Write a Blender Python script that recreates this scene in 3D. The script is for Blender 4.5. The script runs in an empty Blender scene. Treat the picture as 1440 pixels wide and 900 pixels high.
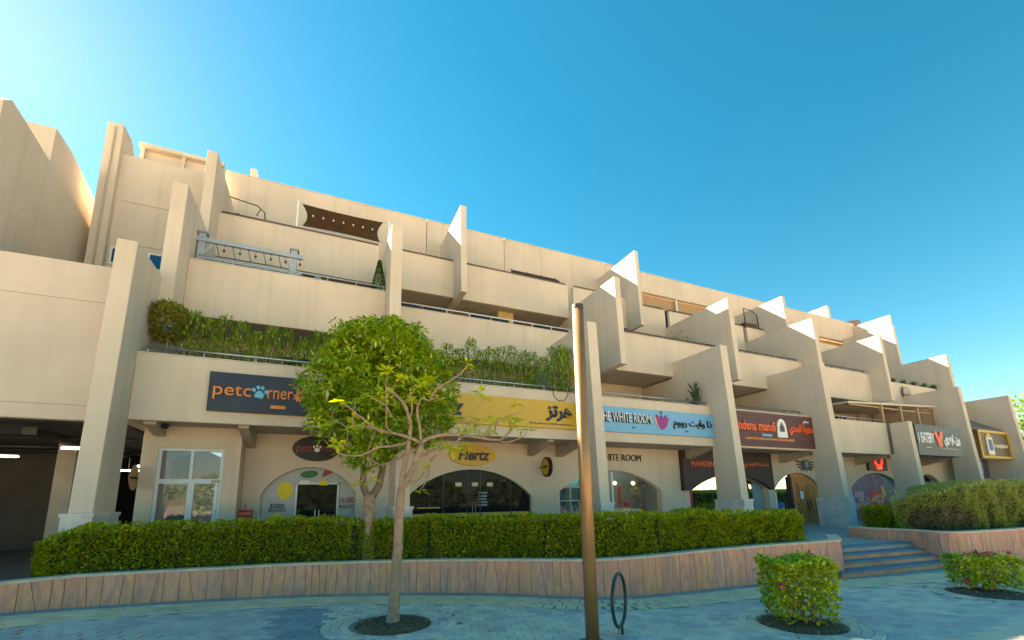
import bpy, math, random
import numpy as np
from mathutils import Vector, Matrix

random.seed(7)
rng = np.random.default_rng(7)
scene = bpy.context.scene
col = scene.collection
R = math.radians
PI = math.pi

# ------------------------------------------------------------------ camera
cam_data = bpy.data.cameras.new('camera')
cam_data.sensor_width = 36.0
cam_data.lens = 611.7 / 1440 * 36
cam_data.shift_y = (593.04 - 450) / 1440
cam_data.clip_start = 0.1
cam_data.clip_end = 3000
cam = bpy.data.objects.new('camera', cam_data)
col.objects.link(cam)
yaw, pit, rol = R(24.035), R(10.1176), R(-0.933)
fwd = Vector((math.sin(yaw) * math.cos(pit), math.cos(yaw) * math.cos(pit), math.sin(pit)))
rgt = Vector((math.cos(yaw), -math.sin(yaw), 0))
up = rgt.cross(fwd)
r2 = rgt * math.cos(rol) + up * math.sin(rol)
u2 = -rgt * math.sin(rol) + up * math.cos(rol)
mw = Matrix((r2, u2, -fwd)).transposed().to_4x4()
mw.translation = Vector((0, 0, 2.3))
cam.matrix_world = mw
scene.camera = cam

# ------------------------------------------------------------------ sky, sun, exposure
SUN_AZ = R(-35.5)          # measured from +Y towards +X: behind the building, from the left
SUN_EL = R(37.7)
world = bpy.data.worlds.new('World')
scene.world = world
world.use_nodes = True
wn = world.node_tree
sky = wn.nodes.new('ShaderNodeTexSky')
sky.sky_type = 'NISHITA'
sky.sun_disc = False
sky.sun_elevation = SUN_EL
sky.sun_rotation = SUN_AZ
sky.air_density = 1.0
sky.dust_density = 0.1
sky.ozone_density = 2.0
hs = wn.nodes.new('ShaderNodeHueSaturation')
hs.inputs['Hue'].default_value = 0.475
hs.inputs['Saturation'].default_value = 1.46
hs.inputs['Value'].default_value = 0.64
bg = wn.nodes['Background']
bg.inputs['Strength'].default_value = 0.05
wn.links.new(sky.outputs[0], hs.inputs['Color'])
wn.links.new(hs.outputs[0], bg.inputs['Color'])
sun_data = bpy.data.lights.new('sun', 'SUN')
sun_data.energy = 5.0
sun_data.angle = R(0.5)
sun_data.color = (1.0, 0.93, 0.82)
sun = bpy.data.objects.new('sun', sun_data)
col.objects.link(sun)
sdir = Vector((math.sin(SUN_AZ) * math.cos(SUN_EL), math.cos(SUN_AZ) * math.cos(SUN_EL), math.sin(SUN_EL)))
sun.rotation_euler = sdir.to_track_quat('Z', 'Y').to_euler()
vs = scene.view_settings
vs.view_transform = 'Standard'
vs.look = 'None'
vs.gamma = 1
vs.use_curve_mapping = False
vs.exposure = 3.1
vs.use_white_balance = True
vs.white_balance_temperature = 8300
vs.white_balance_tint = 16

# ------------------------------------------------------------------ materials
def new_mat(name):
    m = bpy.data.materials.new(name)
    m.use_nodes = True
    return m, m.node_tree.nodes, m.node_tree.links, m.node_tree.nodes['Principled BSDF']

def plain(name, c, rough=0.6, metal=0.0, var=0.08, scale=6.0, bump=0.0, spec=0.4):
    m, n, l, b = new_mat(name)
    b.inputs['Roughness'].default_value = rough
    b.inputs['Metallic'].default_value = metal
    b.inputs['Specular IOR Level'].default_value = spec
    tc = n.new('ShaderNodeTexCoord')
    no = n.new('ShaderNodeTexNoise')
    no.inputs['Scale'].default_value = scale
    no.inputs['Detail'].default_value = 6
    l.new(tc.outputs['Object'], no.inputs['Vector'])
    cr = n.new('ShaderNodeValToRGB')
    cr.color_ramp.elements[0].position = 0.3
    cr.color_ramp.elements[1].position = 0.7
    cr.color_ramp.elements[0].color = tuple(max(0, x * (1 - var)) for x in c) + (1,)
    cr.color_ramp.elements[1].color = tuple(min(1, x * (1 + var)) for x in c) + (1,)
    l.new(no.outputs['Fac'], cr.inputs[0])
    l.new(cr.outputs[0], b.inputs['Base Color'])
    if bump:
        n2 = n.new('ShaderNodeTexNoise')
        n2.inputs['Scale'].default_value = scale * 8
        n2.inputs['Detail'].default_value = 5
        l.new(tc.outputs['Object'], n2.inputs['Vector'])
        bp = n.new('ShaderNodeBump')
        bp.inputs['Strength'].default_value = bump
        bp.inputs['Distance'].default_value = 0.02
        l.new(n2.outputs['Fac'], bp.inputs['Height'])
        l.new(bp.outputs[0], b.inputs['Normal'])
    return m

def stucco(name, c, streak=0.10):
    m, n, l, b = new_mat(name)
    b.inputs['Roughness'].default_value = 0.88
    b.inputs['Specular IOR Level'].default_value = 0.2
    geo = n.new('ShaderNodeNewGeometry')
    # large blotches
    n1 = n.new('ShaderNodeTexNoise'); n1.inputs['Scale'].default_value = 0.55; n1.inputs['Detail'].default_value = 7
    l.new(geo.outputs['Position'], n1.inputs['Vector'])
    # rain streaks: noise stretched along Z
    mp = n.new('ShaderNodeMapping'); mp.inputs['Scale'].default_value = (3.2, 3.2, 0.16)
    l.new(geo.outputs['Position'], mp.inputs['Vector'])
    n2 = n.new('ShaderNodeTexNoise'); n2.inputs['Scale'].default_value = 1.0; n2.inputs['Detail'].default_value = 5
    l.new(mp.outputs[0], n2.inputs['Vector'])
    r1 = n.new('ShaderNodeValToRGB')
    r1.color_ramp.elements[0].position = 0.32; r1.color_ramp.elements[1].position = 0.68
    r1.color_ramp.elements[0].color = tuple(x * 0.93 for x in c) + (1,)
    r1.color_ramp.elements[1].color = tuple(min(1, x * 1.05) for x in c) + (1,)
    l.new(n1.outputs['Fac'], r1.inputs[0])
    r2_ = n.new('ShaderNodeValToRGB')
    r2_.color_ramp.elements[0].position = 0.25; r2_.color_ramp.elements[1].position = 0.5
    r2_.color_ramp.elements[0].color = (1 - streak, 1 - streak * 1.05, 1 - streak * 1.15, 1)
    r2_.color_ramp.elements[1].color = (1, 1, 1, 1)
    l.new(n2.outputs['Fac'], r2_.inputs[0])
    mx = n.new('ShaderNodeMix'); mx.data_type = 'RGBA'; mx.blend_type = 'MULTIPLY'; mx.inputs['Factor'].default_value = 1
    l.new(r1.outputs[0], mx.inputs['A']); l.new(r2_.outputs[0], mx.inputs['B'])
    l.new(mx.outputs['Result'], b.inputs['Base Color'])
    n3 = n.new('ShaderNodeTexNoise'); n3.inputs['Scale'].default_value = 26; n3.inputs['Detail'].default_value = 6
    l.new(geo.outputs['Position'], n3.inputs['Vector'])
    bp = n.new('ShaderNodeBump'); bp.inputs['Strength'].default_value = 0.25; bp.inputs['Distance'].default_value = 0.01
    l.new(n3.outputs['Fac'], bp.inputs['Height']); l.new(bp.outputs[0], b.inputs['Normal'])
    return m

def leaf_mat(name, cols, trans=0.35, gloss=0.12):
    m = bpy.data.materials.new(name); m.use_nodes = True
    n, l = m.node_tree.nodes, m.node_tree.links
    n.clear()
    out = n.new('ShaderNodeOutputMaterial')
    geo = n.new('ShaderNodeNewGeometry')
    cr = n.new('ShaderNodeValToRGB')
    els = cr.color_ramp.elements
    while len(els) < len(cols):
        els.new(0.5)
    for i, c in enumerate(cols):
        els[i].position = i / max(1, len(cols) - 1)
        els[i].color = tuple(c) + (1,)
    l.new(geo.outputs['Random Per Island'], cr.inputs[0])
    d = n.new('ShaderNodeBsdfDiffuse'); t = n.new('ShaderNodeBsdfTranslucent'); g = n.new('ShaderNodeBsdfGlossy')
    g.inputs['Roughness'].default_value = 0.4
    l.new(cr.outputs[0], d.inputs[0])
    bt = n.new('ShaderNodeMix'); bt.data_type = 'RGBA'; bt.blend_type = 'MULTIPLY'; bt.inputs['Factor'].default_value = 1
    bt.inputs['B'].default_value = (1.25, 1.25, 0.55, 1)
    l.new(cr.outputs[0], bt.inputs['A']); l.new(bt.outputs['Result'], t.inputs[0])
    m1 = n.new('ShaderNodeMixShader'); m1.inputs[0].default_value = trans
    l.new(d.outputs[0], m1.inputs[1]); l.new(t.outputs[0], m1.inputs[2])
    m2 = n.new('ShaderNodeMixShader'); m2.inputs[0].default_value = gloss * 0.5
    l.new(m1.outputs[0], m2.inputs[1]); l.new(g.outputs[0], m2.inputs[2])
    l.new(m2.outputs[0], out.inputs[0])
    return m

def glass_mat(name, tint, see=0.5, rough=0.02, ior=1.4):
    """shop glass: a mirror-like film over a partly transparent tint"""
    m = bpy.data.materials.new(name); m.use_nodes = True
    n, l = m.node_tree.nodes, m.node_tree.links
    n.clear()
    out = n.new('ShaderNodeOutputMaterial')
    tr = n.new('ShaderNodeBsdfTransparent'); tr.inputs[0].default_value = (0.85, 0.9, 0.92, 1)
    df = n.new('ShaderNodeBsdfDiffuse'); df.inputs[0].default_value = tuple(tint) + (1,)
    gl = n.new('ShaderNodeBsdfGlossy'); gl.inputs['Roughness'].default_value = rough
    a = n.new('ShaderNodeMixShader'); a.inputs[0].default_value = see
    l.new(df.outputs[0], a.inputs[1]); l.new(tr.outputs[0], a.inputs[2])
    fr = n.new('ShaderNodeFresnel'); fr.inputs[0].default_value = ior
    b = n.new('ShaderNodeMixShader')
    l.new(fr.outputs[0], b.inputs[0]); l.new(a.outputs[0], b.inputs[1]); l.new(gl.outputs[0], b.inputs[2])
    l.new(b.outputs[0], out.inputs[0])
    return m

def emit_mat(name, c, s):
    m, n, l, b = new_mat(name)
    b.inputs['Base Color'].default_value = tuple(c) + (1,)
    b.inputs['Emission Color'].default_value = tuple(c) + (1,)
    b.inputs['Emission Strength'].default_value = s
    return m

M = {}
M['cream'] = stucco('cream_stucco', (0.62, 0.51, 0.395))
M['cream2'] = stucco('cream_stucco_pale', (0.61, 0.505, 0.405), 0.05)
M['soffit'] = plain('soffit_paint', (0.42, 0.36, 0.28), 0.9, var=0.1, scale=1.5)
M['plinth'] = plain('plinth_stone', (0.62, 0.56, 0.51), 0.6, var=0.14, scale=2.5, bump=0.1)
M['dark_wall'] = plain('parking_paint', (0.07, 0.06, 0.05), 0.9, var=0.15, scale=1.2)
M['ochre'] = plain('yellow_lit_wall', (0.52, 0.36, 0.15), 0.9, var=0.08, scale=1.0)  # yellow light on the balcony back wall is put into this colour
M['dark_metal'] = plain('dark_metal', (0.05, 0.045, 0.04), 0.45, 0.6)
M['steel'] = plain('steel_rail', (0.42, 0.42, 0.42), 0.35, 0.8)
M['brown_rail'] = plain('brown_rail', (0.12, 0.085, 0.07), 0.6)
M['white_metal'] = plain('white_frame', (0.62, 0.66, 0.68), 0.4, var=0.04)
M['white'] = plain('white_paint', (0.75, 0.74, 0.72), 0.5, var=0.04)
M['bronze'] = plain('bronze_pole', (0.30, 0.17, 0.075), 0.38, 0.35, var=0.12, scale=2.0)
M['cap'] = plain('pole_cap', (0.05, 0.045, 0.04), 0.5)
M['wood'] = plain('door_wood', (0.620, 0.190, 0.039), 0.5, var=0.25, scale=4)
M['brown_clad'] = plain('brown_cladding', (0.055, 0.03, 0.024), 0.6, var=0.2, scale=3)
M['sign_brown'] = plain('sign_brown', (0.115, 0.045, 0.04), 0.6, var=0.12, scale=3)
M['sign_navy'] = plain('sign_navy', (0.02, 0.027, 0.042), 0.4, var=0.3, scale=2)
M['sign_yellow'] = plain('sign_yellow', (0.60, 0.35, 0.04), 0.45, var=0.05)
M['sign_sky'] = plain('sign_sky_blue', (0.14, 0.38, 0.58), 0.45, var=0.05)
M['sign_grey'] = plain('sign_grey', (0.075, 0.09, 0.085), 0.5, var=0.1)
M['sign_gold'] = plain('sign_gold', (0.62, 0.36, 0.05), 0.45)
M['sign_olive'] = plain('sign_olive', (0.13, 0.085, 0.04), 0.5)
M['black'] = plain('black_paint', (0.012, 0.011, 0.012), 0.4)
M['navy'] = plain('navy_letter', (0.012, 0.02, 0.05), 0.4)
M['orange'] = plain('orange_letter', (0.75, 0.22, 0.05), 0.45)
M['orange2'] = plain('orange_letter_bright', (0.85, 0.12, 0.025), 0.45)
M['cyan'] = plain('cyan_letter', (0.10, 0.42, 0.62), 0.45)
M['dark_red'] = plain('dark_red_letter', (0.32, 0.06, 0.03), 0.5)
M['red'] = plain('red_paint', (0.55, 0.02, 0.03), 0.5)
M['magenta'] = plain('magenta_paint', (0.45, 0.02, 0.16), 0.5)
M['violet'] = plain('violet_paint', (0.22, 0.05, 0.25), 0.5)
M['teal'] = plain('teal_panel', (0.02, 0.13, 0.19), 0.5)
M['green_p'] = plain('green_panel', (0.01, 0.16, 0.05), 0.5)
M['yellow_p'] = plain('yellow_panel', (0.72, 0.55, 0.02), 0.5)
M['blue_p'] = plain('blue_panel', (0.015, 0.12, 0.34), 0.5)
M['film'] = plain('white_window_film', (0.38, 0.40, 0.41), 0.35, var=0.05)
M['beige_p'] = plain('beige_panel', (0.6, 0.5, 0.36), 0.6)
M['shelf'] = plain('white_shelf', (0.62, 0.68, 0.68), 0.5)
M['teal_shelf'] = plain('teal_panel_light', (0.06, 0.28, 0.34), 0.5)
M['shop_grey'] = plain('shop_grey_wall', (0.12, 0.17, 0.18), 0.8)
M['canvas'] = plain('brown_canvas', (0.13, 0.075, 0.045), 0.85, var=0.15, scale=2)
M['slate'] = plain('brown_roof', (0.20, 0.14, 0.12), 0.7, var=0.2, scale=3)
M['steel_blue'] = plain('painted_steel_beam', (0.30, 0.36, 0.40), 0.5, var=0.08)
M['tan_post'] = plain('tan_post', (0.42, 0.25, 0.13), 0.6)
M['hydrant'] = plain('grey_blue_metal', (0.2, 0.26, 0.3), 0.5)
M['coping'] = plain('coping_stone', (0.72, 0.50, 0.37), 0.8, var=0.12, scale=5, bump=0.1)
M['joint'] = plain('stone_joint', (0.20, 0.12, 0.09), 0.9)
M['soil'] = plain('soil', (0.140, 0.085, 0.054), 0.95, var=0.4, scale=14, bump=0.8)
M['bark'] = plain('pale_bark', (0.36, 0.225, 0.145), 0.85, var=0.3, scale=9, bump=0.5)
M['bark2'] = plain('brown_bark', (0.20, 0.13, 0.08), 0.9, var=0.3, scale=9, bump=0.6)
M['twig'] = plain('twig', (0.12, 0.085, 0.06), 0.9, var=0.3)
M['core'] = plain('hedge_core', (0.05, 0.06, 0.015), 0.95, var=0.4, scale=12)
M['tyre'] = plain('green_black_tube', (0.012, 0.05, 0.055), 0.4, 0.3)
M['riser'] = plain('riser_stone', (0.575, 0.290, 0.162), 0.7, var=0.2, scale=2)
M['tread'] = plain('blue_tread', (0.058, 0.195, 0.258), 0.65, var=0.2, scale=3)
M['concrete'] = plain('road_concrete', (0.05, 0.05, 0.052), 0.8, var=0.15)
M['lamp'] = emit_mat('tube_light', (0.85, 1.0, 0.95), 2.2)
M['warm_lamp'] = emit_mat('warm_shop_lamp', (1.0, 0.8, 0.5), 1.2)
M['red_neon'] = emit_mat('red_sign_light', (1.0, 0.03, 0.02), 0.5)
M['glass'] = glass_mat('shop_glass', (0.015, 0.018, 0.02), 0.25, 0.02, 1.22)
M['glass_clear'] = glass_mat('clear_shop_glass', (0.03, 0.05, 0.05), 0.9, 0.02, 1.2)
M['glass_blue'] = glass_mat('blue_window_glass', (0.0, 0.10, 0.22), 0.1)
M['glass_door'] = glass_mat('door_glass', (0.10, 0.17, 0.21), 0.6, 0.02, 1.65)
M['glass_teal'] = glass_mat('frosted_teal_glass', (0.16, 0.36, 0.40), 0.1)

def stone_mat(name):
    m, n, l, b = new_mat(name)
    b.inputs['Roughness'].default_value = 0.65
    oi = n.new('ShaderNodeObjectInfo')
    cr = n.new('ShaderNodeValToRGB')
    cols = [(0.80, 0.34, 0.22), (0.72, 0.31, 0.21), (0.80, 0.36, 0.20), (0.72, 0.33, 0.24), (0.78, 0.35, 0.24), (0.75, 0.30, 0.19)]
    els = cr.color_ramp.elements
    while len(els) < len(cols):
        els.new(0.5)
    for i, c in enumerate(cols):
        els[i].position = i / (len(cols) - 1); els[i].color = c + (1,)
    l.new(oi.outputs['Random'], cr.inputs[0])
    geo = n.new('ShaderNodeNewGeometry')
    ad = n.new('ShaderNodeVectorMath'); ad.operation = 'ADD'
    sc_ = n.new('ShaderNodeVectorMath'); sc_.operation = 'SCALE'
    sc_.inputs[0].default_value = (17, 9, 5)
    l.new(oi.outputs['Random'], sc_.inputs['Scale'])
    l.new(geo.outputs['Position'], ad.inputs[0]); l.new(sc_.outputs[0], ad.inputs[1])
    mp = n.new('ShaderNodeMapping'); mp.inputs['Scale'].default_value = (1.9, 1.9, 0.55)
    mp.inputs['Rotation'].default_value = (0.08, 0.12, 0)
    l.new(ad.outputs[0], mp.inputs[0])
    w = n.new('ShaderNodeTexNoise'); w.inputs['Scale'].default_value = 1.7; w.inputs['Detail'].default_value = 7; w.inputs['Distortion'].default_value = 2.6
    l.new(mp.outputs[0], w.inputs['Vector'])
    r3 = n.new('ShaderNodeValToRGB')
    r3.color_ramp.elements[0].position = 0.36; r3.color_ramp.elements[1].position = 0.64
    r3.color_ramp.elements[0].color = (0.74, 0.78, 0.90, 1); r3.color_ramp.elements[1].color = (1.16, 1.04, 0.88, 1)
    l.new(w.outputs['Fac'], r3.inputs[0])
    mx = n.new('ShaderNodeMix'); mx.data_type = 'RGBA'; mx.blend_type = 'MULTIPLY'; mx.inputs['Factor'].default_value = 1
    l.new(cr.outputs[0], mx.inputs['A']); l.new(r3.outputs[0], mx.inputs['B'])
    l.new(mx.outputs['Result'], b.inputs['Base Color'])
    bp = n.new('ShaderNodeBump'); bp.inputs['Strength'].default_value = 0.3; bp.inputs['Distance'].default_value = 0.01
    l.new(w.outputs['Fac'], bp.inputs['Height']); l.new(bp.outputs[0], b.inputs['Normal'])
    return m
M['stone'] = stone_mat('veined_sandstone')

def paver_mat(name, cols):
    m, n, l, b = new_mat(name)
    b.inputs['Roughness'].default_value = 0.7
    geo = n.new('ShaderNodeNewGeometry'); oi = n.new('ShaderNodeObjectInfo')
    ad = n.new('ShaderNodeMath'); ad.operation = 'ADD'
    fr = n.new('ShaderNodeMath'); fr.operation = 'FRACT'
    l.new(geo.outputs['Random Per Island'], ad.inputs[0]); l.new(oi.outputs['Random'], ad.inputs[1]); l.new(ad.outputs[0], fr.inputs[0])
    cr = n.new('ShaderNodeValToRGB')
    els = cr.color_ramp.elements
    while len(els) < len(cols):
        els.new(0.5)
    for i, c in enumerate(cols):
        els[i].position = i / (len(cols) - 1); els[i].color = c + (1,)
    l.new(fr.outputs[0], cr.inputs[0])
    no = n.new('ShaderNodeTexNoise'); no.inputs['Scale'].default_value = 2.2; no.inputs['Detail'].default_value = 8
    l.new(geo.outputs['Position'], no.inputs['Vector'])
    r3 = n.new('ShaderNodeValToRGB')
    r3.color_ramp.elements[0].position = 0.35; r3.color_ramp.elements[1].position = 0.65
    r3.color_ramp.elements[0].color = (0.84, 0.83, 0.82, 1); r3.color_ramp.elements[1].color = (1.1, 1.08, 1.05, 1)
    l.new(no.outputs['Fac'], r3.inputs[0])
    mx = n.new('ShaderNodeMix'); mx.data_type = 'RGBA'; mx.blend_type = 'MULTIPLY'; mx.inputs['Factor'].default_value = 1
    l.new(cr.outputs[0], mx.inputs['A']); l.new(r3.outputs[0], mx.inputs['B'])
    l.new(mx.outputs['Result'], b.inputs['Base Color'])
    n3 = n.new('ShaderNodeTexNoise'); n3.inputs['Scale'].default_value = 40; n3.inputs['Detail'].default_value = 4
    l.new(geo.outputs['Position'], n3.inputs['Vector'])
    bp = n.new('ShaderNodeBump'); bp.inputs['Strength'].default_value = 0.3; bp.inputs['Distance'].default_value = 0.01
    l.new(n3.outputs['Fac'], bp.inputs['Height']); l.new(bp.outputs[0], b.inputs['Normal'])
    return m
M['pv_blue'] = paver_mat('blue_paver', [(0.54, 0.475, 0.45), (0.61, 0.53, 0.49), (0.46, 0.42, 0.41), (0.64, 0.545, 0.495)])
M['pv_deep'] = paver_mat('deep_blue_paver', [(0.24, 0.30, 0.34), (0.29, 0.345, 0.37)])
M['pv_grey'] = paver_mat('warm_grey_paver', [(0.70, 0.58, 0.48), (0.76, 0.63, 0.51), (0.62, 0.53, 0.45), (0.78, 0.64, 0.52)])
M['pv_beige'] = paver_mat('beige_paver', [(0.83, 0.57, 0.37), (0.85, 0.60, 0.40), (0.80, 0.53, 0.34)])
M['pv_pink'] = paver_mat('pink_paver', [(0.83, 0.58, 0.43), (0.85, 0.61, 0.46), (0.80, 0.55, 0.41)])
M['bedding'] = plain('paver_bedding', (0.28, 0.245, 0.215), 0.95, var=0.2)
M['ground'] = plain('pale_paving', (0.42, 0.35, 0.27), 0.9, var=0.1, scale=0.4)
M['terrace'] = plain('terrace_paving', (0.34, 0.33, 0.32), 0.75, var=0.15, scale=3)

M['lf_hedge'] = leaf_mat('hedge_leaf', [(0.098, 0.156, 0.008), (0.212, 0.296, 0.012), (0.358, 0.421, 0.015), (0.520, 0.515, 0.022), (0.277, 0.312, 0.020), (0.390, 0.328, 0.050)], 0.3, 0.03)
M['lf_tree'] = leaf_mat('glossy_tree_leaf', [(0.140, 0.269, 0.010), (0.234, 0.376, 0.012), (0.359, 0.484, 0.018), (0.530, 0.605, 0.025)], 0.35, 0.25)
M['lf_plum'] = leaf_mat('sunlit_yellow_leaf', [(0.40, 0.46, 0.015), (0.58, 0.58, 0.015), (0.78, 0.70, 0.02), (0.50, 0.55, 0.02)], 0.45)  # yellow of sunlit tips is painted into the leaf colours
M['lf_shrub'] = leaf_mat('dark_shrub_leaf', [(0.086, 0.173, 0.012), (0.144, 0.259, 0.018), (0.245, 0.360, 0.022), (0.173, 0.274, 0.016)], 0.3)
M['lf_ball'] = leaf_mat('olive_leaf', [(0.13, 0.15, 0.016), (0.22, 0.23, 0.02), (0.32, 0.30, 0.03)], 0.3)
M['lf_boug'] = leaf_mat('bougainvillea_leaf', [(0.120, 0.240, 0.012), (0.240, 0.384, 0.015), (0.456, 0.552, 0.018), (0.660, 0.648, 0.025), (0.168, 0.288, 0.015)], 0.4)
M['lf_right'] = leaf_mat('grey_green_leaf', [(0.184, 0.240, 0.055), (0.315, 0.365, 0.077), (0.446, 0.479, 0.110), (0.499, 0.454, 0.143), (0.315, 0.316, 0.088)], 0.3)
M['lf_dry'] = leaf_mat('dry_leaf', [(0.306, 0.205, 0.124), (0.433, 0.288, 0.180), (0.255, 0.205, 0.112)], 0.2)
M['lf_far'] = leaf_mat('far_tree_leaf', [(0.07, 0.16, 0.015), (0.14, 0.25, 0.02), (0.24, 0.33, 0.03)], 0.4)
M['lf_agave'] = leaf_mat('agave_leaf', [(0.03, 0.07, 0.03), (0.05, 0.10, 0.045)], 0.15)
M['flower'] = leaf_mat('pink_flower', [(0.5, 0.01, 0.12), (0.62, 0.03, 0.2)], 0.3)
M['turf'] = leaf_mat('artificial_turf', [(0.02, 0.11, 0.012), (0.03, 0.15, 0.015)], 0.1)

# ------------------------------------------------------------------ mesh helpers
class MB:
    def __init__(self):
        self.v = []; self.f = []
    def box(self, x0, x1, y0, y1, z0, z1):
        o = len(self.v)
        self.v += [(x0, y0, z0), (x1, y0, z0), (x1, y1, z0), (x0, y1, z0), (x0, y0, z1), (x1, y0, z1), (x1, y1, z1), (x0, y1, z1)]
        self.f += [(o, o + 3, o + 2, o + 1), (o + 4, o + 5, o + 6, o + 7), (o, o + 1, o + 5, o + 4), (o + 1, o + 2, o + 6, o + 5), (o + 2, o + 3, o + 7, o + 6), (o + 3, o, o + 4, o + 7)]
        return self
    def prism(self, poly, axis, a0, a1):
        o = len(self.v); n = len(poly)
        for a in (a0, a1):
            for p, q in poly:
                self.v.append((a, p, q) if axis == 'x' else (p, a, q) if axis == 'y' else (p, q, a))
        self.f.append(tuple(range(o + n - 1, o - 1, -1))); self.f.append(tuple(range(o + n, o + 2 * n)))
        for i in range(n):
            j = (i + 1) % n
            self.f.append((o + i, o + j, o + n + j, o + n + i))
        return self
    def hexa(self, p):          # 8 points: bottom 4 (ccw), top 4
        o = len(self.v); self.v += [tuple(q) for q in p]
        self.f += [(o + 3, o + 2, o + 1, o), (o + 4, o + 5, o + 6, o + 7)] + [(o + i, o + (i + 1) % 4, o + 4 + (i + 1) % 4, o + 4 + i) for i in range(4)]
        return self
    def tube(self, pts, rad, n=8, closed=False):
        pts = [Vector(p) for p in pts]
        if not hasattr(rad, '__len__'):
            rad = [rad] * len(pts)
        o = len(self.v); N = len(pts); ref = None
        for i, p in enumerate(pts):
            if closed:
                d = pts[(i + 1) % N] - pts[i - 1]
            else:
                d = pts[min(i + 1, N - 1)] - pts[max(i - 1, 0)]
            d.normalize()
            if ref is None:
                ref = Vector((0, 0, 1)) if abs(d.z) < 0.9 else Vector((1, 0, 0))
            a = d.cross(ref).normalized(); b = d.cross(a).normalized(); ref = a.cross(d)
            for k in range(n):
                t = 2 * PI * k / n
                self.v.append(tuple(p + a * math.cos(t) * rad[i] + b * math.sin(t) * rad[i]))
        for i in range(N if closed else N - 1):
            i2 = (i + 1) % N
            for k in range(n):
                self.f.append((o + i * n + k, o + i * n + (k + 1) % n, o + i2 * n + (k + 1) % n, o + i2 * n + k))
        if not closed:
            self.f.append(tuple(o + k for k in range(n - 1, -1, -1))); self.f.append(tuple(o + (N - 1) * n + k for k in range(n)))
        return self
    def ellip(self, c, r, nu=16, nv=10, noise=0.0):
        o = len(self.v)
        for j in range(nv + 1):
            th = PI * j / nv
            for i in range(nu):
                ph = 2 * PI * i / nu
                k = 1 + noise * (random.random() - 0.5)
                self.v.append((c[0] + r[0] * k * math.sin(th) * math.cos(ph), c[1] + r[1] * k * math.sin(th) * math.sin(ph), c[2] + r[2] * k * math.cos(th)))
        for j in range(nv):
            for i in range(nu):
                self.f.append((o + j * nu + i, o + j * nu + (i + 1) % nu, o + (j + 1) * nu + (i + 1) % nu, o + (j + 1) * nu + i))
        return self
    def build(self, name, mat, parent=None, smooth=False, kind=None, label=None):
        off = origin_of(parent)
        me = bpy.data.meshes.new(name)
        me.from_pydata([(x - off.x, y - off.y, z - off.z) for x, y, z in self.v], [], self.f)
        if smooth:
            me.polygons.foreach_set('use_smooth', [True] * len(me.polygons))
        me.materials.append(mat)
        me.update()
        o = bpy.data.objects.new(name, me)
        col.objects.link(o)
        o.parent = parent
        if kind: o['kind'] = kind
        if label: o['label'] = label
        return o

def origin_of(o):
    v = Vector((0, 0, 0))
    while o is not None:
        v += o.location; o = o.parent
    return v

def thing(name, label, cat, loc=(0, 0, 0), group=None):
    o = bpy.data.objects.new(name, None)
    col.objects.link(o); o.location = loc
    o.empty_display_size = 0.3
    return tag(o, label, cat, group)

def tag(o, label, cat, group=None, kind=None):
    o['label'] = label; o['category'] = cat
    if group: o['group'] = group
    if kind: o['kind'] = kind
    return o

def copy_tree(o, parent=None):
    c = o.copy(); col.objects.link(c)
    if parent is not None: c.parent = parent
    for ch in list(o.children): copy_tree(ch, c)
    return c

def text(body, height, x, z, y, mat, parent, name='lettering', width=None, bold=0.0, shear=0.0, depth=0.03, align='CENTER', rotz=0.0):
    """letters standing on a plane that faces -Y; x,z = centre of the words"""
    c = bpy.data.curves.new(name, 'FONT')
    c.body = body; c.extrude = 0.01; c.offset = bold; c.shear = shear; c.resolution_u = 3
    t = bpy.data.objects.new('tmp', c); col.objects.link(t)
    bpy.context.view_layer.update()
    me = bpy.data.meshes.new_from_object(t.evaluated_get(bpy.context.evaluated_depsgraph_get()))
    bpy.data.objects.remove(t); bpy.data.curves.remove(c)
    n = len(me.vertices); a = np.empty(n * 3); me.vertices.foreach_get('co', a); a = a.reshape(-1, 3)
    mn, mxx = a.min(0), a.max(0)
    s = height / (mxx[1] - mn[1]); sx = s if width is None else width / (mxx[0] - mn[0])
    off = origin_of(parent)
    b = np.empty_like(a)
    b[:, 0] = (a[:, 0] - (mn[0] + mxx[0]) / 2) * sx + x - off.x
    b[:, 1] = y - off.y - (a[:, 2] + 0.01) / 0.02 * depth
    b[:, 2] = (a[:, 1] - (mn[1] + mxx[1]) / 2) * s + z - off.z
    me.vertices.foreach_set('co', b.ravel()); me.name = name
    me.materials.clear(); me.materials.append(mat); me.update()
    o = bpy.data.objects.new(name, me); col.objects.link(o); o.parent = parent
    return o

def oval(cx, cz, rx, rz, n=28, rot=0.0):
    return [(cx + rx * math.cos(t) * math.cos(rot) - rz * math.sin(t) * math.sin(rot), cz + rx * math.cos(t) * math.sin(rot) + rz * math.sin(t) * math.cos(rot)) for t in (2 * PI * k / n for k in range(n))]

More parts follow.
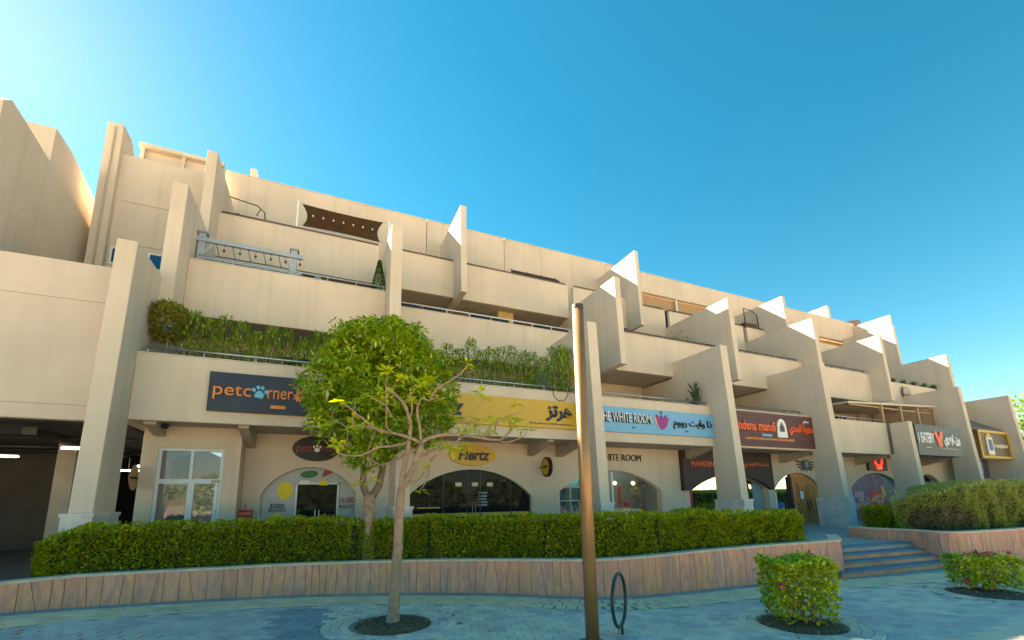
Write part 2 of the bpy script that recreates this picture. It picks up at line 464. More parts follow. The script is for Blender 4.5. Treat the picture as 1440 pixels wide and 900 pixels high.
def leaf_mesh(name, P, D, U, size, aspect, mat, parent, kind=None, fold=0.18, label=None):
    """one four-cornered folded leaf per point: P base, D pointing, U up side"""
    P = np.asarray(P, float); D = np.asarray(D, float); U = np.asarray(U, float); size = np.broadcast_to(np.asarray(size, float), (len(P),))
    D = D / (np.linalg.norm(D, axis=1, keepdims=True) + 1e-9)
    S = np.cross(D, U); S /= (np.linalg.norm(S, axis=1, keepdims=True) + 1e-9)
    N = np.cross(S, D)
    s = size[:, None]
    mid = P + D * s * 0.55
    lift = N * s * fold * aspect
    V = np.stack([P, mid + S * s * aspect * 0.5 + lift, P + D * s, mid - S * s * aspect * 0.5 + lift], 1).reshape(-1, 3)
    off = origin_of(parent); V = V - np.array(off)
    n = len(P)
    base = np.arange(n)[:, None] * 4
    F = np.concatenate([base + np.array([[0, 1, 2]]), base + np.array([[0, 2, 3]])], 1).reshape(-1)
    me = bpy.data.meshes.new(name)
    me.vertices.add(n * 4); me.vertices.foreach_set('co', V.ravel())
    me.loops.add(n * 6); me.loops.foreach_set('vertex_index', F)
    me.polygons.add(n * 2); me.polygons.foreach_set('loop_start', np.arange(n * 2) * 3)
    me.update(calc_edges=True); me.validate()
    me.materials.append(mat)
    o = bpy.data.objects.new(name, me); col.objects.link(o); o.parent = parent
    if kind: o['kind'] = kind
    if label: o['label'] = label
    return o

def rand_dirs(n):
    d = rng.normal(size=(n, 3)); return d / np.linalg.norm(d, axis=1, keepdims=True)
# ------------------------------------------------------------------ ground and planter curves
def gz(X):
    s = min(max((3 - X) / 8, 0), 1)
    z = 0.4 * s * s
    if X < -5: z += min(0.1 * (-5 - X), 0.2)
    return z

def catmull(pts, step):
    P = [np.array(p, float) for p in pts]; out = []
    for i in range(len(P) - 1):
        p0 = P[max(i - 1, 0)]; p1 = P[i]; p2 = P[i + 1]; p3 = P[min(i + 2, len(P) - 1)]
        n = max(2, int(np.linalg.norm(p2 - p1) / step))
        for k in range(n):
            t = k / n
            out.append(0.5 * ((2 * p1) + (-p0 + p2) * t + (2 * p0 - 5 * p1 + 4 * p2 - p3) * t * t + (-p0 + 3 * p1 - 3 * p2 + p3) * t ** 3))
    out.append(P[-1])
    return np.array(out)

class Curve:
    def __init__(self, pts):
        self.p = catmull(pts, 0.08)[:, :2]
        d = np.linalg.norm(np.diff(self.p, axis=0), axis=1)
        self.s = np.concatenate([[0], np.cumsum(d)]); self.L = self.s[-1]
    def at(self, s, off=0.0):
        x = np.interp(s, self.s, self.p[:, 0]); y = np.interp(s, self.s, self.p[:, 1])
        e = 0.12
        dx = np.interp(s + e, self.s, self.p[:, 0]) - np.interp(s - e, self.s, self.p[:, 0])
        dy = np.interp(s + e, self.s, self.p[:, 1]) - np.interp(s - e, self.s, self.p[:, 1])
        l = math.hypot(dx, dy) or 1
        return x + dy / l * off, y - dx / l * off, math.atan2(dy, dx)     # off > 0: towards the plaza

WALL = Curve([(-8.6, 9.3), (-6.8, 10.45), (-5.2, 11.45), (-4.3, 11.9), (-3.3, 12.2), (-2.05, 12.45), (-0.6, 12.5), (0.7, 12.3), (2.05, 11.85), (3.35, 11.2), (4.28, 10.6), (5.13, 9.95), (5.9, 9.32), (6.7, 8.9), (7.8, 8.7), (9.3, 8.55), (11.0, 8.4), (12.4, 8.2), (13.75, 7.95)])
TOPX = [-9, -5.2, -4.3, -3.3, -2.0, -0.6, 0.7, 2, 4.3, 5.9, 7.8, 9.3, 11, 12.5, 13.8]
TOPZ = [1.0, 0.95, 0.95, 0.90, 0.845, 0.82, 0.80, 0.80, 0.82, 0.85, 0.90, 0.945, 0.97, 0.99, 1.02]
wtop = lambda x: float(np.interp(x, TOPX, TOPZ))
UP = 0.65
WALL2 = Curve([(18.95, 10.6), (18.72, 9.7), (18.72, 8.7), (18.42, 7.75), (18.62, 7.3), (19.4, 7.12), (21.7, 6.9), (26, 6.72), (34, 6.55), (44, 6.5)])
PITS = [(1.42, 8.95, 0.74), (8.15, 5.58, 0.70), (14.25, 5.2, 0.74)]

def build_ground():
    xs = list(np.arange(-40, -10, 5)) + list(np.arange(-10, 4, 0.5)) + [4, 10, 25, 60, 150, 400, 900]
    xs = [-900, -400, -150] + xs
    ys = [-900, -300, -80, -20, 0, 3, 6, 9, 10.5, 11.5, 12.5, 13.5]
    v = [(x, y, gz(x) - 0.03) for y in ys for x in xs]; f = []
    n = len(xs)
    for j in range(len(ys) - 1):
        for i in range(n - 1):
            a = j * n + i; f.append((a, a + 1, a + n + 1, a + n))
    m = MB(); m.v = v; m.f = f
    g = m.build('plaza_ground', M['ground'], kind='structure')
    m = MB(); m.prism([(-900, 13.5), (900, 13.5), (900, 900), (-900, 900)], 'z', -0.6, -0.05)
    m.build('ground', M['ground'], kind='structure')
    # bedding sheet under the pavers in front of the building
    xs = list(np.arange(-12, 4.1, 0.5)) + [8, 14, 20, 30, 45]
    ys = [1.0, 4, 7, 10, 12.9]
    m = MB(); n = len(xs)
    m.v = [(x, y, gz(x) - 0.012) for y in ys for x in xs]
    m.f = [(j * n + i, j * n + i + 1, (j + 1) * n + i + 1, (j + 1) * n + i) for j in range(len(ys) - 1) for i in range(n - 1)]
    return m.build('pavement', M['bedding'], kind='structure')
pavement = build_ground()

# upper walkway behind the planters, level with the shop doors
m = MB()
poly = [(-8.6, 12.9)] + [tuple(WALL.at(s, -1.35)[:2]) for s in np.linspace(3.0, WALL.L - 1.2, 40)] + [(14.2, 9.6), (15.19, 8.76), (18.78, 8.5), (18.9, 10.7), (20, 11.0), (44, 9.6), (60, 9.6), (60, 17.6), (-5.1, 17.6), (-5.1, 14.4), (-8.6, 14.4)]
m.prism(poly, 'z', 0.3, UP)
m.build('upper_walkway', M['terrace'], kind='structure')
m = MB().prism([(-18, 9.2), (-8.65, 9.2), (-8.65, 14.4), (-5.15, 14.4), (-5.15, 36), (-18, 36)], 'z', 0.3, UP - 0.005)
m.build('parking_road', M['concrete'], kind='structure')

# ------------------------------------------------------------------ pavers
def paver_mesh(lx, ly, mat, h=0.024):
    m = MB(); b = 0.006
    x, y = lx / 2, ly / 2
    m.v = [(-x, -y, -h), (x, -y, -h), (x, y, -h), (-x, y, -h), (-x, -y, -b), (x, -y, -b), (x, y, -b), (-x, y, -b), (-x + b, -y + b, 0), (x - b, -y + b, 0), (x - b, y - b, 0), (-x + b, y - b, 0)]
    m.f = [(i, (i + 1) % 4, 4 + (i + 1) % 4, 4 + i) for i in range(4)] + [(4 + i, 4 + (i + 1) % 4, 8 + (i + 1) % 4, 8 + i) for i in range(4)] + [(8, 9, 10, 11)]
    return m

PAVERS = []     # (x, y, rot, lx, ly, kind)
def near_wall(x, y):
    d = np.hypot(WALL.p[:, 0] - x, WALL.p[:, 1] - y); k = int(np.argmin(d))
    return d[k]
BAND = [(0.0, 0.13, 'pv_deep'), (0.13, 0.30, 'pv_deep'), (0.30, 0.60, 'pv_beige'), (0.60, 0.90, 'pv_beige'), (0.90, 1.2, 'pv_beige')]
BLEN = [0.3, 0.3, 0.22, 0.22, 0.22]
# rows that run along the foot of the first planter wall, then past the steps and along the second
FOOT = Curve([tuple(p) for p in WALL.p[::12]] + [(15.5, 7.62), (18.35, 7.28), (19.4, 7.08), (21.7, 6.86), (26, 6.68), (34, 6.5), (44, 6.45)])
for (a, b, kd), ln in zip(BAND, BLEN):
    s = 1.6 + random.random() * ln
    while s < FOOT.L - 0.2:
        x, y, t = FOOT.at(s, (a + b) / 2 + 0.02)
        if x < 30: PAVERS.append((x, y, t, ln - 0.012, b - a - 0.012, kd))
        s += ln
FP = np.array([FOOT.at(s, 0)[:2] for s in np.arange(0, FOOT.L, 0.1)])
def foot_dist(x, y):
    k = np.hypot(FP[:, 0] - x, FP[:, 1] - y); i = int(np.argmin(k))
    j = min(i + 1, len(FP) - 1); i0 = max(i - 1, 0)
    tx, ty = FP[j] - FP[i0]
    side = tx * (y - FP[i][1]) - ty * (x - FP[i][0])
    return k[i] if side < 0 else -k[i]
ringr = [1.25, 1.15, 1.15]
for (cx, cy, r0), rr in zip(PITS, ringr):
    r = r0 + 0.09
    while r < rr:
        nn = int(2 * PI * r / 0.24)
        for k in range(nn):
            t = 2 * PI * (k + 0.5 * random.random() * 0.2 + (0.5 if int((r - r0) / 0.16) % 2 else 0)) / nn
            x, y = cx + r * math.cos(t), cy + r * math.sin(t)
            if foot_dist(x, y) > 1.27: PAVERS.append((x, y, t + PI / 2, 2 * PI * r / nn - 0.012, 0.148, random.choice(('pv_grey', 'pv_grey', 'pv_blue')), 0.008))
        r += 0.16
ang = R(-17); ca, sa = math.cos(ang), math.sin(ang)
for j in range(-60, 70):
    for i in range(-60, 110):
        u = i * 0.30 + (0.15 if j % 2 else 0); v = j * 0.20
        x = 6 + u * ca - v * sa; y = 6 + u * sa + v * ca
        if x < -7.5 or x > 24 or y < 3.0 - 0.02 * x or y > 12.6: continue
        # keep to what the lens can take in
        d = x * 0.4 + y * 0.9
        if d < 6.3 or abs(x * 0.913 - y * 0.407) > d * 1.28: continue
        if any(math.hypot(x - a, y - b) < rr - 0.03 for (a, b, _), rr in zip(PITS, ringr)): continue
        fd = foot_dist(x, y)
        if fd < 1.27: continue
        kd = 'pv_blue'
        if x > 8.5 and y < 3.95 - (x - 9.5) * 0.02: kd = 'pv_pink'
        elif -0.65 < x < 0.35 and y < 10.9: kd = 'pv_deep'
        elif math.hypot(x - 1.8, y - 8.2) < 2.9 and x > 0.35 and random.random() < 0.85: kd = 'pv_grey'
        elif x > 2.5 and y < 7.9 and math.hypot(x - 5, y - 5) < 3.1 and random.random() < 0.6: kd = 'pv_grey'
        elif math.hypot(x - 13.2, y - 5.2) < 2.3 and random.random() < 0.7: kd = 'pv_grey'
        PAVERS.append((x, y, ang, 0.288, 0.188, kd))
def view_size(p):
    d = p[0] * 0.4 + p[1] * 0.9; lat = abs(p[0] * 0.913 - p[1] * 0.407)
    return (p[3] * p[4]) / max(d, 1) ** 3 if lat < d * 1.15 and d > 6.55 else -1
PAVERS.sort(key=view_size, reverse=True)
cache = {}
for p in PAVERS[:300]:
    key = (round(p[3], 3), round(p[4], 3), p[5])
    if key not in cache:
        mm = paver_mesh(p[3], p[4], None)
        me = bpy.data.meshes.new('paver'); me.from_pydata(mm.v, [], mm.f); me.materials.append(M[p[5]]); cache[key] = me
    o = bpy.data.objects.new('paver', cache[key]); col.objects.link(o); o.parent = pavement
    o.location = (p[0], p[1], gz(p[0]) + (p[6] if len(p) > 6 else 0) + random.uniform(-0.003, 0.003)); o.rotation_euler = (random.uniform(-.006, .006), random.uniform(-.006, .006), p[2])
for kd in ('pv_blue', 'pv_deep', 'pv_grey', 'pv_beige', 'pv_pink'):
    big = MB()
    for p in PAVERS[300:]:
        if p[5] != kd: continue
        mm = paver_mesh(p[3], p[4], None); o = len(big.v); c, s = math.cos(p[2]), math.sin(p[2])
        dz = random.uniform(-0.003, 0.003) + (p[6] if len(p) > 6 else 0); tl = random.uniform(-.006, .006)
        big.v += [(p[0] + x * c - y * s, p[1] + x * s + y * c, gz(p[0] + x * c - y * s) + z + dz + x * tl) for x, y, z in mm.v]
        big.f += [tuple(i + o for i in f) for f in mm.f]
    if big.v:
        big.build({'pv_blue': 'blue_pavers', 'pv_deep': 'edging_pavers', 'pv_grey': 'grey_pavers', 'pv_beige': 'beige_pavers', 'pv_pink': 'pink_pavers'}[kd], M[kd], pavement, kind='stuff')

for i, (cx, cy, r) in enumerate(PITS):
    m = MB(); nn = 40; rings = 6
    m.v.append((cx, cy, gz(cx) + 0.05))
    for k in range(1, rings + 1):
        for t in range(nn):
            a = 2 * PI * t / nn; q = r * k / rings
            z = gz(cx) + 0.05 * (1 - (k / rings) ** 2) + (random.uniform(-.014, .02) if k < rings else -0.02)
            m.v.append((cx + q * math.cos(a), cy + q * math.sin(a), z))
    for t in range(nn):
        m.f.append((0, 1 + t, 1 + (t + 1) % nn))
        for k in range(rings - 1):
            a = 1 + k * nn
            m.f.append((a + t, a + nn + t, a + nn + (t + 1) % nn, a + (t + 1) % nn))
    m.build('soil_bed', M['soil'], kind='structure', smooth=True)
    # crumbs and dry leaf litter on the soil and round its rim
    n = 260
    a = rng.uniform(0, 2 * PI, n); q = r * np.sqrt(rng.uniform(0, 1.12, n))
    P = np.stack([cx + q * np.cos(a), cy + q * np.sin(a), np.full(n, gz(cx) + 0.05)], 1); P[:, 2] -= 0.045 * np.clip(q / r, 0, 1) ** 2 - 0.006
    D = rand_dirs(n); D[:, 2] = np.abs(D[:, 2]) * 0.35
    lit = leaf_mesh('leaf_litter', P, D, np.tile([0, 0, 1.0], (n, 1)), rng.uniform(0.02, 0.06, n), 0.6, M['lf_dry'], None)
    lit['kind'] = 'stuff'

n = 150
X = rng.uniform(-4, 16, n); Y = np.array([FOOT.at(max(0, min(FOOT.L, 4 + (x + 4) * 1.15)), random.uniform(.05, 4.0))[1] for x in X])
P = np.stack([X, Y, np.array([gz(x) + .008 for x in X])], 1); D = rand_dirs(n); D[:, 2] = np.abs(D[:, 2]) * .15
leaf_mesh('fallen_leaves', P, D, np.tile([0, 0, 1.0], (n, 1)), rng.uniform(.03, .075, n), .5, M['lf_dry'], None)['kind'] = 'stuff'

# ------------------------------------------------------------------ planter walls of veined stone slabs
def planter(name, label, C, s0, s1, top, zb, group=None, depth=0.22, cap=0.05):
    root = thing(name, label, 'planter wall', (0, 0, 0))
    m = MB(); N = max(4, int((s1 - s0) / 0.2))
    ss = np.linspace(s0, s1, N)
    for a, b in zip(ss[:-1], ss[1:]):
        x0, y0, _ = C.at(a, -0.03); x1, y1, _ = C.at(b, -0.03); X0, Y0, _ = C.at(a, -depth); X1, Y1, _ = C.at(b, -depth)
        m.hexa([(x0, y0, zb(x0) - .05), (x1, y1, zb(x1) - .05), (X1, Y1, zb(x1) - .05), (X0, Y0, zb(x0) - .05), (x0, y0, top(x0) - cap), (x1, y1, top(x1) - cap), (X1, Y1, top(x1) - cap), (X0, Y0, top(x0) - cap)])
    m.build('wall_body', M['joint'], root)
    # slabs
    s = s0; lean = 0.0
    while s < s1 - 0.05:
        w = random.uniform(0.14, 0.36); e = min(s + w, s1)
        if s1 - e < 0.12: e = s1
        nl = random.choice((0.0, 0.0, 0.0, random.uniform(-0.07, 0.07), random.uniform(-0.03, 0.03))) if e < s1 else 0.0
        pr = random.uniform(0.0, 0.008); g = 0.005
        c = []
        for (q, ofs) in ((s - lean + g, pr), (e - nl - g, pr), (e - nl - g, -0.04), (s - lean + g, -0.04)):
            x, y, _ = C.at(q, ofs); c.append((x, y, zb(x) - 0.01))
        for (q, ofs) in ((s + lean + g, pr), (e + nl - g, pr), (e + nl - g, -0.04), (s + lean + g, -0.04)):
            x, y, _ = C.at(q, ofs); c.append((x, y, top(x) - cap - 0.004))
        MB().hexa(c).build('stone_slab', M['stone'], root)
        s = e; lean = nl
    # coping stones
    s = s0
    while s < s1 - 0.02:
        e = min(s + 0.9, s1)
        if s1 - e < 0.3: e = s1
        m = MB(); k = 5; q = np.linspace(s + 0.003, e - 0.003, k)
        for a, b in zip(q[:-1], q[1:]):
            x0, y0, _ = C.at(a, 0.025); x1, y1, _ = C.at(b, 0.025); X0, Y0, _ = C.at(a, -depth - 0.05); X1, Y1, _ = C.at(b, -depth - 0.05)
            m.hexa([(x0, y0, top(x0) - cap), (x1, y1, top(x1) - cap), (X1, Y1, top(x1) - cap), (X0, Y0, top(x0) - cap), (x0, y0, top(x0)), (x1, y1, top(x1)), (X1, Y1, top(x1)), (X0, Y0, top(x0))])
        m.build('coping_stone', M['coping'], root)
        s = e
    return root
P1 = planter('planter_wall', 'long curving low wall of veined pink and tan stone under the clipped hedge', WALL, 1.2, WALL.L, wtop, gz)
# end face beside the steps
m = MB().hexa([(13.7, 8.2, 0), (13.82, 7.97, 0), (15.4, 9.0, 0), (15.25, 9.2, 0), (13.7, 8.2, 0.965), (13.83, 7.97, 0.965), (15.4, 9.0, 0.965), (15.25, 9.2, 0.965)])
m.build('end_slab', M['stone'], P1)
m = MB().hexa([(13.68, 8.22, 0.967), (13.86, 7.95, 0.967), (15.45, 9.0, 0.967), (15.25, 9.25, 0.967), (13.68, 8.22, 1.02), (13.86, 7.95, 1.02), (15.45, 9.0, 1.02), (15.25, 9.25, 1.02)])
m.build('coping_stone', M['coping'], P1)
m = MB()
ss = np.linspace(1.3, WALL.L - 0.1, 70)
for a, b in zip(ss[:-1], ss[1:]):
    x0, y0, _ = WALL.at(a, -0.2); x1, y1, _ = WALL.at(b, -0.2); X0, Y0, _ = WALL.at(a, -1.4); X1, Y1, _ = WALL.at(b, -1.4)
    m.hexa([(x0, y0, 0.3), (x1, y1, 0.3), (X1, Y1, 0.3), (X0, Y0, 0.3), (x0, y0, wtop(x0) - .09), (x1, y1, wtop(x1) - .09), (X1, Y1, max(UP + .03, wtop(x1) - .09)), (X0, Y0, max(UP + .03, wtop(x0) - .09))])
m.build('planter_soil', M['soil'], kind='structure')
wtop2 = lambda x: 1.06
P2 = planter('planter_wall', 'low stone wall to the right of the steps, under the tall grey green hedge', WALL2, 0.0, WALL2.L - 0.5, wtop2, lambda x: 0.0)
m = MB().prism([(19.1, 10.5), (18.95, 9.7), (18.95, 8.7), (18.7, 7.85), (18.85, 7.5), (19.4, 7.35), (21.7, 7.1), (26, 6.95), (34, 6.75), (43.4, 6.7), (43.4, 9.6), (20, 11.0)], 'z', 0.1, 0.97)
m.build('planter_soil', M['soil'], kind='structure')

# ------------------------------------------------------------------ steps between the planters
stp = bpy.data.objects.new('steps', None); col.objects.link(stp); stp['kind'] = 'structure'; stp.location = (16, 8, 0)
Ls = [(13.36, 7.79), (14.08, 8.17), (14.68, 8.48), (15.19, 8.74)]
Rs = [(18.62, 7.40), (18.66, 7.74), (18.72, 8.09), (18.80, 8.48)]
for k in range(4):
    z0, z1 = 0.1625 * k, 0.1625 * (k + 1)
    (lx, ly), (rx, ry) = Ls[k], Rs[k]
    b1, b2 = (15.5, 9.4), (18.8, 9.1)
    m = MB().hexa([(lx, ly + .03, z0 - .1), (rx, ry + .03, z0 - .1), (b2[0], b2[1], z0 - .1), (b1[0], b1[1], z0 - .1), (lx, ly + .03, z1 - .05), (rx, ry + .03, z1 - .05), (b2[0], b2[1], z1 - .05), (b1[0], b1[1], z1 - .05)])
    m.build('riser', M['riser'], stp)
    m = MB().hexa([(lx - .01, ly, z1 - .05), (rx, ry, z1 - .05), (rx, ry + .42, z1 - .05), (lx + .5, ly + .42, z1 - .05), (lx - .01, ly, z1 + .002), (rx, ry, z1 + .002), (rx, ry + .42, z1 + .002), (lx + .5, ly + .42, z1 + .002)])
    m.build('tread', M['tread'], stp)
# ------------------------------------------------------------------ the stepped terrace building
BLD = thing('terrace_building', 'long cream stepped building with tall thin fins between its balconies and shops below', 'building', (0, 0, 0))
cream = M['cream']
XR = lambda k: -4.8 + 7.4 * k          # right face of the k-th ground-floor fin
XL = lambda k: XR(k) - 0.45
NF = 8
for k in range(NF):
    top = {5: 6.5, 1: 7.7}.get(k, 9.33)
    pts = [(13.50, UP), (13.85, top), (17.0, top), (17.0, 8.5), (19.4, 8.5), (19.4, 4.66), (14.85, 4.66), (14.85, UP)]
    if k == 1:
        pts = [(13.50, UP), (13.75, top), (14.9, top), (14.9, 6.4), (19.4, 6.4), (19.4, 4.66), (14.85, 4.66), (14.85, UP)]
    if k == 5:
        pts = [(13.50, UP), (13.68, top), (14.6, top), (14.6, 4.62), (14.85, 4.62), (14.85, UP)]
    if k == 7:
        pts = [(13.45, UP), (13.85, top), (19.0, top), (19.0, UP)]
    fn = MB().prism(pts, 'x', XL(k), XR(k)).build('fin', cream, BLD)
    m = MB()
    m.box(XL(k) - 0.06, XR(k) + 0.06, 13.42, 14.93, UP, 2.06)
    m.box(XL(k) - 0.085, XR(k) + 0.085, 13.395, 14.955, 2.06, 2.14)
    m.build('plinth', M['plinth'], fn)
# second-storey fins
for x0, x1, zt in ((-4.88, -4.46, 12.75), (2.1, 2.53, 13.05), (12.72, 13.06, 13.0), (20.5, 20.85, 13.3), (27.95, 28.3, 13.3), (35.3, 35.65, 13.22), (44.3, 44.7, 12.9)):
    yb = 20.9
    MB().prism([(15.82, 8.5), (15.97, zt), (yb, zt), (yb, 12.5), (22.6, 12.5), (22.6, 8.52), (16.8, 8.5)], 'x', x0, x1).build('fin', cream, BLD)
# third-storey fins
for x0, x1, zt in ((-4.86, -4.5, 16.55), (5.86, 6.17, 17.1), (16.88, 17.14, 17.15), (30.3, 30.6, 16.65), (44.6, 44.95, 16.65)):
    MB().prism([(18.95, 12.3), (19.12, zt), (23.05, zt), (23.05, 12.3)], 'x', x0, x1).build('fin', cream, BLD)
MB().prism([(24.4, 17.5), (24.5, 20.9), (30, 20.9), (30, 17.5)], 'x', 45.6, 46.0).build('fin', cream, BLD)

# parapets
T = 0.2
def parapet(x0, x1, y, z0, z1):
    o = MB().box(x0, x1, y, y + T, z0, z1).build('parapet', cream, BLD)
    MB().box(x0, x1, y - 0.012, y + T + 0.012, z1, z1 + 0.03).build('coping', M['cream2'], o)
    return o
g = 0.004
for k in range(5):
    parapet(XR(k) + g, XL(k + 1) - g, 14.75, 4.6, 6.5)
parapet(XR(5) + g, XL(6) - g, 14.75, 4.6, 6.5)
parapet(XR(6) + g, XL(7) - g, 14.75, 4.6, 6.5)
for x0, x1, y, z1 in ((-4.46, 2.1, 16.9, 10.6), (2.53, 12.72, 17.95, 10.55), (13.06, 20.5, 16.9, 10.6), (20.85, 27.95, 16.9, 10.6), (28.3, 35.3, 16.9, 10.6), (35.65, 44.3, 16.9, 10.3)):
    parapet(x0 + g, x1 - g, y, 8.57, z1)
for x0, x1, y in ((-4.5, 2.1, 20.2), (2.53, 5.86, 20.2), (6.17, 12.72, 20.2), (13.06, 16.88, 20.2), (17.14, 20.5, 20.7), (20.85, 27.95, 20.7), (28.3, 35.3, 20.7), (35.65, 44.3, 20.7)):
    parapet(x0 + g, x1 - g, y, 12.53, 14.5)
# top-storey front wall, cast in long panels with joints
AY = 23.0
for x0, x1, z0 in ((-5.15, 5.0, 12.9), (5.02, 9.9, 12.9), (9.92, 17.6, 12.9), (17.62, 20.7, 12.9), (20.7, 27.6, 17.0), (27.6, 34.2, 12.9), (34.22, 41.0, 12.9), (41.0, 46.8, 16.5)):
    w = MB().box(x0 + .006, x1 - .006, AY, AY + 0.3, z0, 18.52).build('wall', cream, BLD)
    MB().box(x0 + .006, x1 - .006, AY - 0.02, AY + 0.32, 18.52, 18.57).build('coping', M['cream2'], w)
MB().box(20.3, 28, 23.9, 24.1, 12.9, 17.2).build('wall', M['ochre'], BLD)
MB().box(40.6, 46.8, 23.9, 24.1, 12.9, 16.7).build('wall', M['ochre'], BLD)
MB().box(20.7, 27.6, 23.35, 23.6, 16.1, 17.0).build('awning_blind', M['tan_post'], BLD)
for x0, x1 in ((20.8, 24.05), (24.2, 27.5)):
    w = MB().box(x0, x1, 23.44, 23.47, 14.0, 16.1).build('window', M['glass'], BLD)
MB().box(24.05, 24.2, 23.1, 23.2, 13.0, 17.0).build('mullion', M['white_metal'], BLD)
# floors and soffits
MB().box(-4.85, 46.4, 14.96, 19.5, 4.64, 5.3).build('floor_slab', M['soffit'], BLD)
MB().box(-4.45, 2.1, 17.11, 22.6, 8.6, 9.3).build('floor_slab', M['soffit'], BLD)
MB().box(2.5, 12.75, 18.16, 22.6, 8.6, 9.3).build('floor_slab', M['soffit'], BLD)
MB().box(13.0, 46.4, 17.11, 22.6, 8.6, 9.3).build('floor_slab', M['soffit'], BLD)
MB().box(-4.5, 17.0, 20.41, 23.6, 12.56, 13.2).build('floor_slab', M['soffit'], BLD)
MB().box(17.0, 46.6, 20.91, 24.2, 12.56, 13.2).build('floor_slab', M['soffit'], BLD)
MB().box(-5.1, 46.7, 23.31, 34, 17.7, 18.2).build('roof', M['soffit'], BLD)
# back walls of the balconies
MB().box(-4.8, 2.1, 19.4, 19.6, 5.3, 8.6).build('wall', cream, BLD)
MB().box(2.1, 46.4, 19.4, 19.6, 5.3, 8.6).build('wall', cream, BLD)
MB().box(-4.5, 2.1, 22.6, 22.8, 9.3, 12.56).build('wall', M['canvas'], BLD)
MB().box(2.1, 13, 22.6, 22.8, 9.3, 12.56).build('wall', M['ochre'], BLD)  # ochre stands in for the yellow light on this wall and its pillar
MB().box(13, 46.4, 22.6, 22.8, 9.3, 12.56).build('wall', cream, BLD)
MB().box(8.6, 9.5, 20.9, 21.6, 9.3, 12.56).build('pillar', M['ochre'], BLD)
MB().box(46.5, 46.8, 20.0, 34, 9.0, 18.2).build('wall', cream, BLD)
# glazing in the balcony back walls
def glazing(x0, x1, z0, z1, y, n, mat=None, fr=None):
    o = MB().box(x0, x1, y - 0.02, y, z0, z1).build('window', mat or M['glass'], BLD)
    m = MB(); t = 0.06
    m.box(x0 - t, x1 + t, y - 0.06, y - 0.021, z1, z1 + t); m.box(x0 - t, x1 + t, y - 0.06, y - 0.021, z0 - t, z0)
    for k in range(n + 1):
        xx = x0 + (x1 - x0) * k / n; m.box(xx - t / 2, xx + t / 2, y - 0.058, y - 0.022, z0, z1)
    m.build('frame', fr or M['white_metal'], o)
    return o
glazing(-1.6, 1.7, 5.35, 8.2, 19.38, 6)
glazing(24.7, 31.4, 5.35, 8.4, 19.38, 3)
glazing(32.6, 36.4, 5.35, 8.0, 19.38, 4, fr=M['white'])
for x0 in (3.0, 6.4, 10.0):
    glazing(x0, x0 + 1.9, 9.35, 11.35, 22.58, 2, fr=M['dark_metal'])
glazing(14, 18.5, 9.35, 11.9, 22.58, 3); glazing(22, 26, 9.35, 11.9, 22.58, 3)
# railings on top of the parapets
def railing(x0, x1, y, zb, h, mat, n, r=0.028, low=False):
    m = MB()
    m.tube([(x0, y, zb + h), (x1, y, zb + h)], r, 8)
    if low: m.tube([(x0, y, zb + h * 0.45), (x1, y, zb + h * 0.45)], r * 0.8, 6)
    for k in range(n + 1):
        x = x0 + 0.05 + (x1 - x0 - 0.1) * k / n
        m.tube([(x, y, zb), (x, y, zb + h)], r * 0.75, 6)
    return m.build('railing', mat, BLD, smooth=True)
railing(XR(0) + .15, XL(1) - .05, 14.9, 6.53, 0.2, M['steel'], 5, 0.035)
for k in (1, 2, 3, 4):
    railing(XR(k) + .1, XL(k + 1) - (.1 if k != 3 else .5), 14.9, 6.53, 0.2, M['steel'] if k != 3 else M['brown_rail'], 5, 0.03)
railing(-4.3, 2.05, 17.0, 10.63, 0.2, M['steel_blue'], 6, 0.03)
railing(2.7, 12.5, 18.05, 10.58, 0.22, M['white_metal'], 9, 0.03)
for k in range(3):
    x = 2.75 + 3.3 * k
    for q in range(2):
        MB().box(x + q * 1.0, x + q * 1.0 + 0.9, 18.03, 18.06, 10.6, 10.76).build('rail_panel', M['black'], BLD)
railing(13.1, 20.4, 17.0, 10.63, 0.14, M['brown_rail'], 6, 0.045)
railing(20.9, 27.5, 17.0, 10.63, 0.16, M['brown_rail'], 9, 0.045)
railing(28.6, 34.9, 17.0, 10.63, 0.2, M['brown_rail'], 5, 0.035)
for x0, x1, y in ((-4.4, 2.05, 20.3), (2.6, 5.8, 20.3), (6.2, 12.6, 20.3), (13.2, 16.6, 20.3)):
    railing(x0, x1, y, 14.53, 0.1, M['brown_rail'], 4, 0.055)
for x0, x1 in ((17.3, 20.4), (20.95, 27.8), (28.5, 35.2)):
    railing(x0, x1, 20.8, 14.53, 0.14, M['brown_rail'], 6, 0.045)
# lattice on the third-storey rail
m = MB()
for k in range(9):
    x = 2.7 + k * 0.26
    m.tube([(x, 20.32, 14.6), (x + 0.26, 20.32, 15.0)], 0.012, 5); m.tube([(x + 0.26, 20.32, 14.6), (x, 20.32, 15.0)], 0.012, 5)
m.build('rail_lattice', M['soffit'], BLD)

for o in BLD.children:
    if o.name.split('.')[0] in ('fin', 'parapet', 'wall', 'beam'):
        b = o.modifiers.new('arris', 'BEVEL'); b.width = 0.018; b.segments = 2; b.limit_method = 'ANGLE'; b.angle_limit = R(40)
# dark brown mansard at the far end of the roof
MB().prism([(46.82, 17.2), (46.82, 19.0), (47.9, 19.15), (49.4, 17.2)], 'y', 23.0, 29).build('mansard_roof', M['slate'], BLD)

# beams under the first floor
def beam(x0, x1, y1=16.8):
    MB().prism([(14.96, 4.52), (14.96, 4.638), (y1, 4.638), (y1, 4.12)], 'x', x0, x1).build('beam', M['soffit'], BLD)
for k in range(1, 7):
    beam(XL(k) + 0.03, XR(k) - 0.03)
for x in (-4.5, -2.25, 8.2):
    beam(x, x + 0.28)

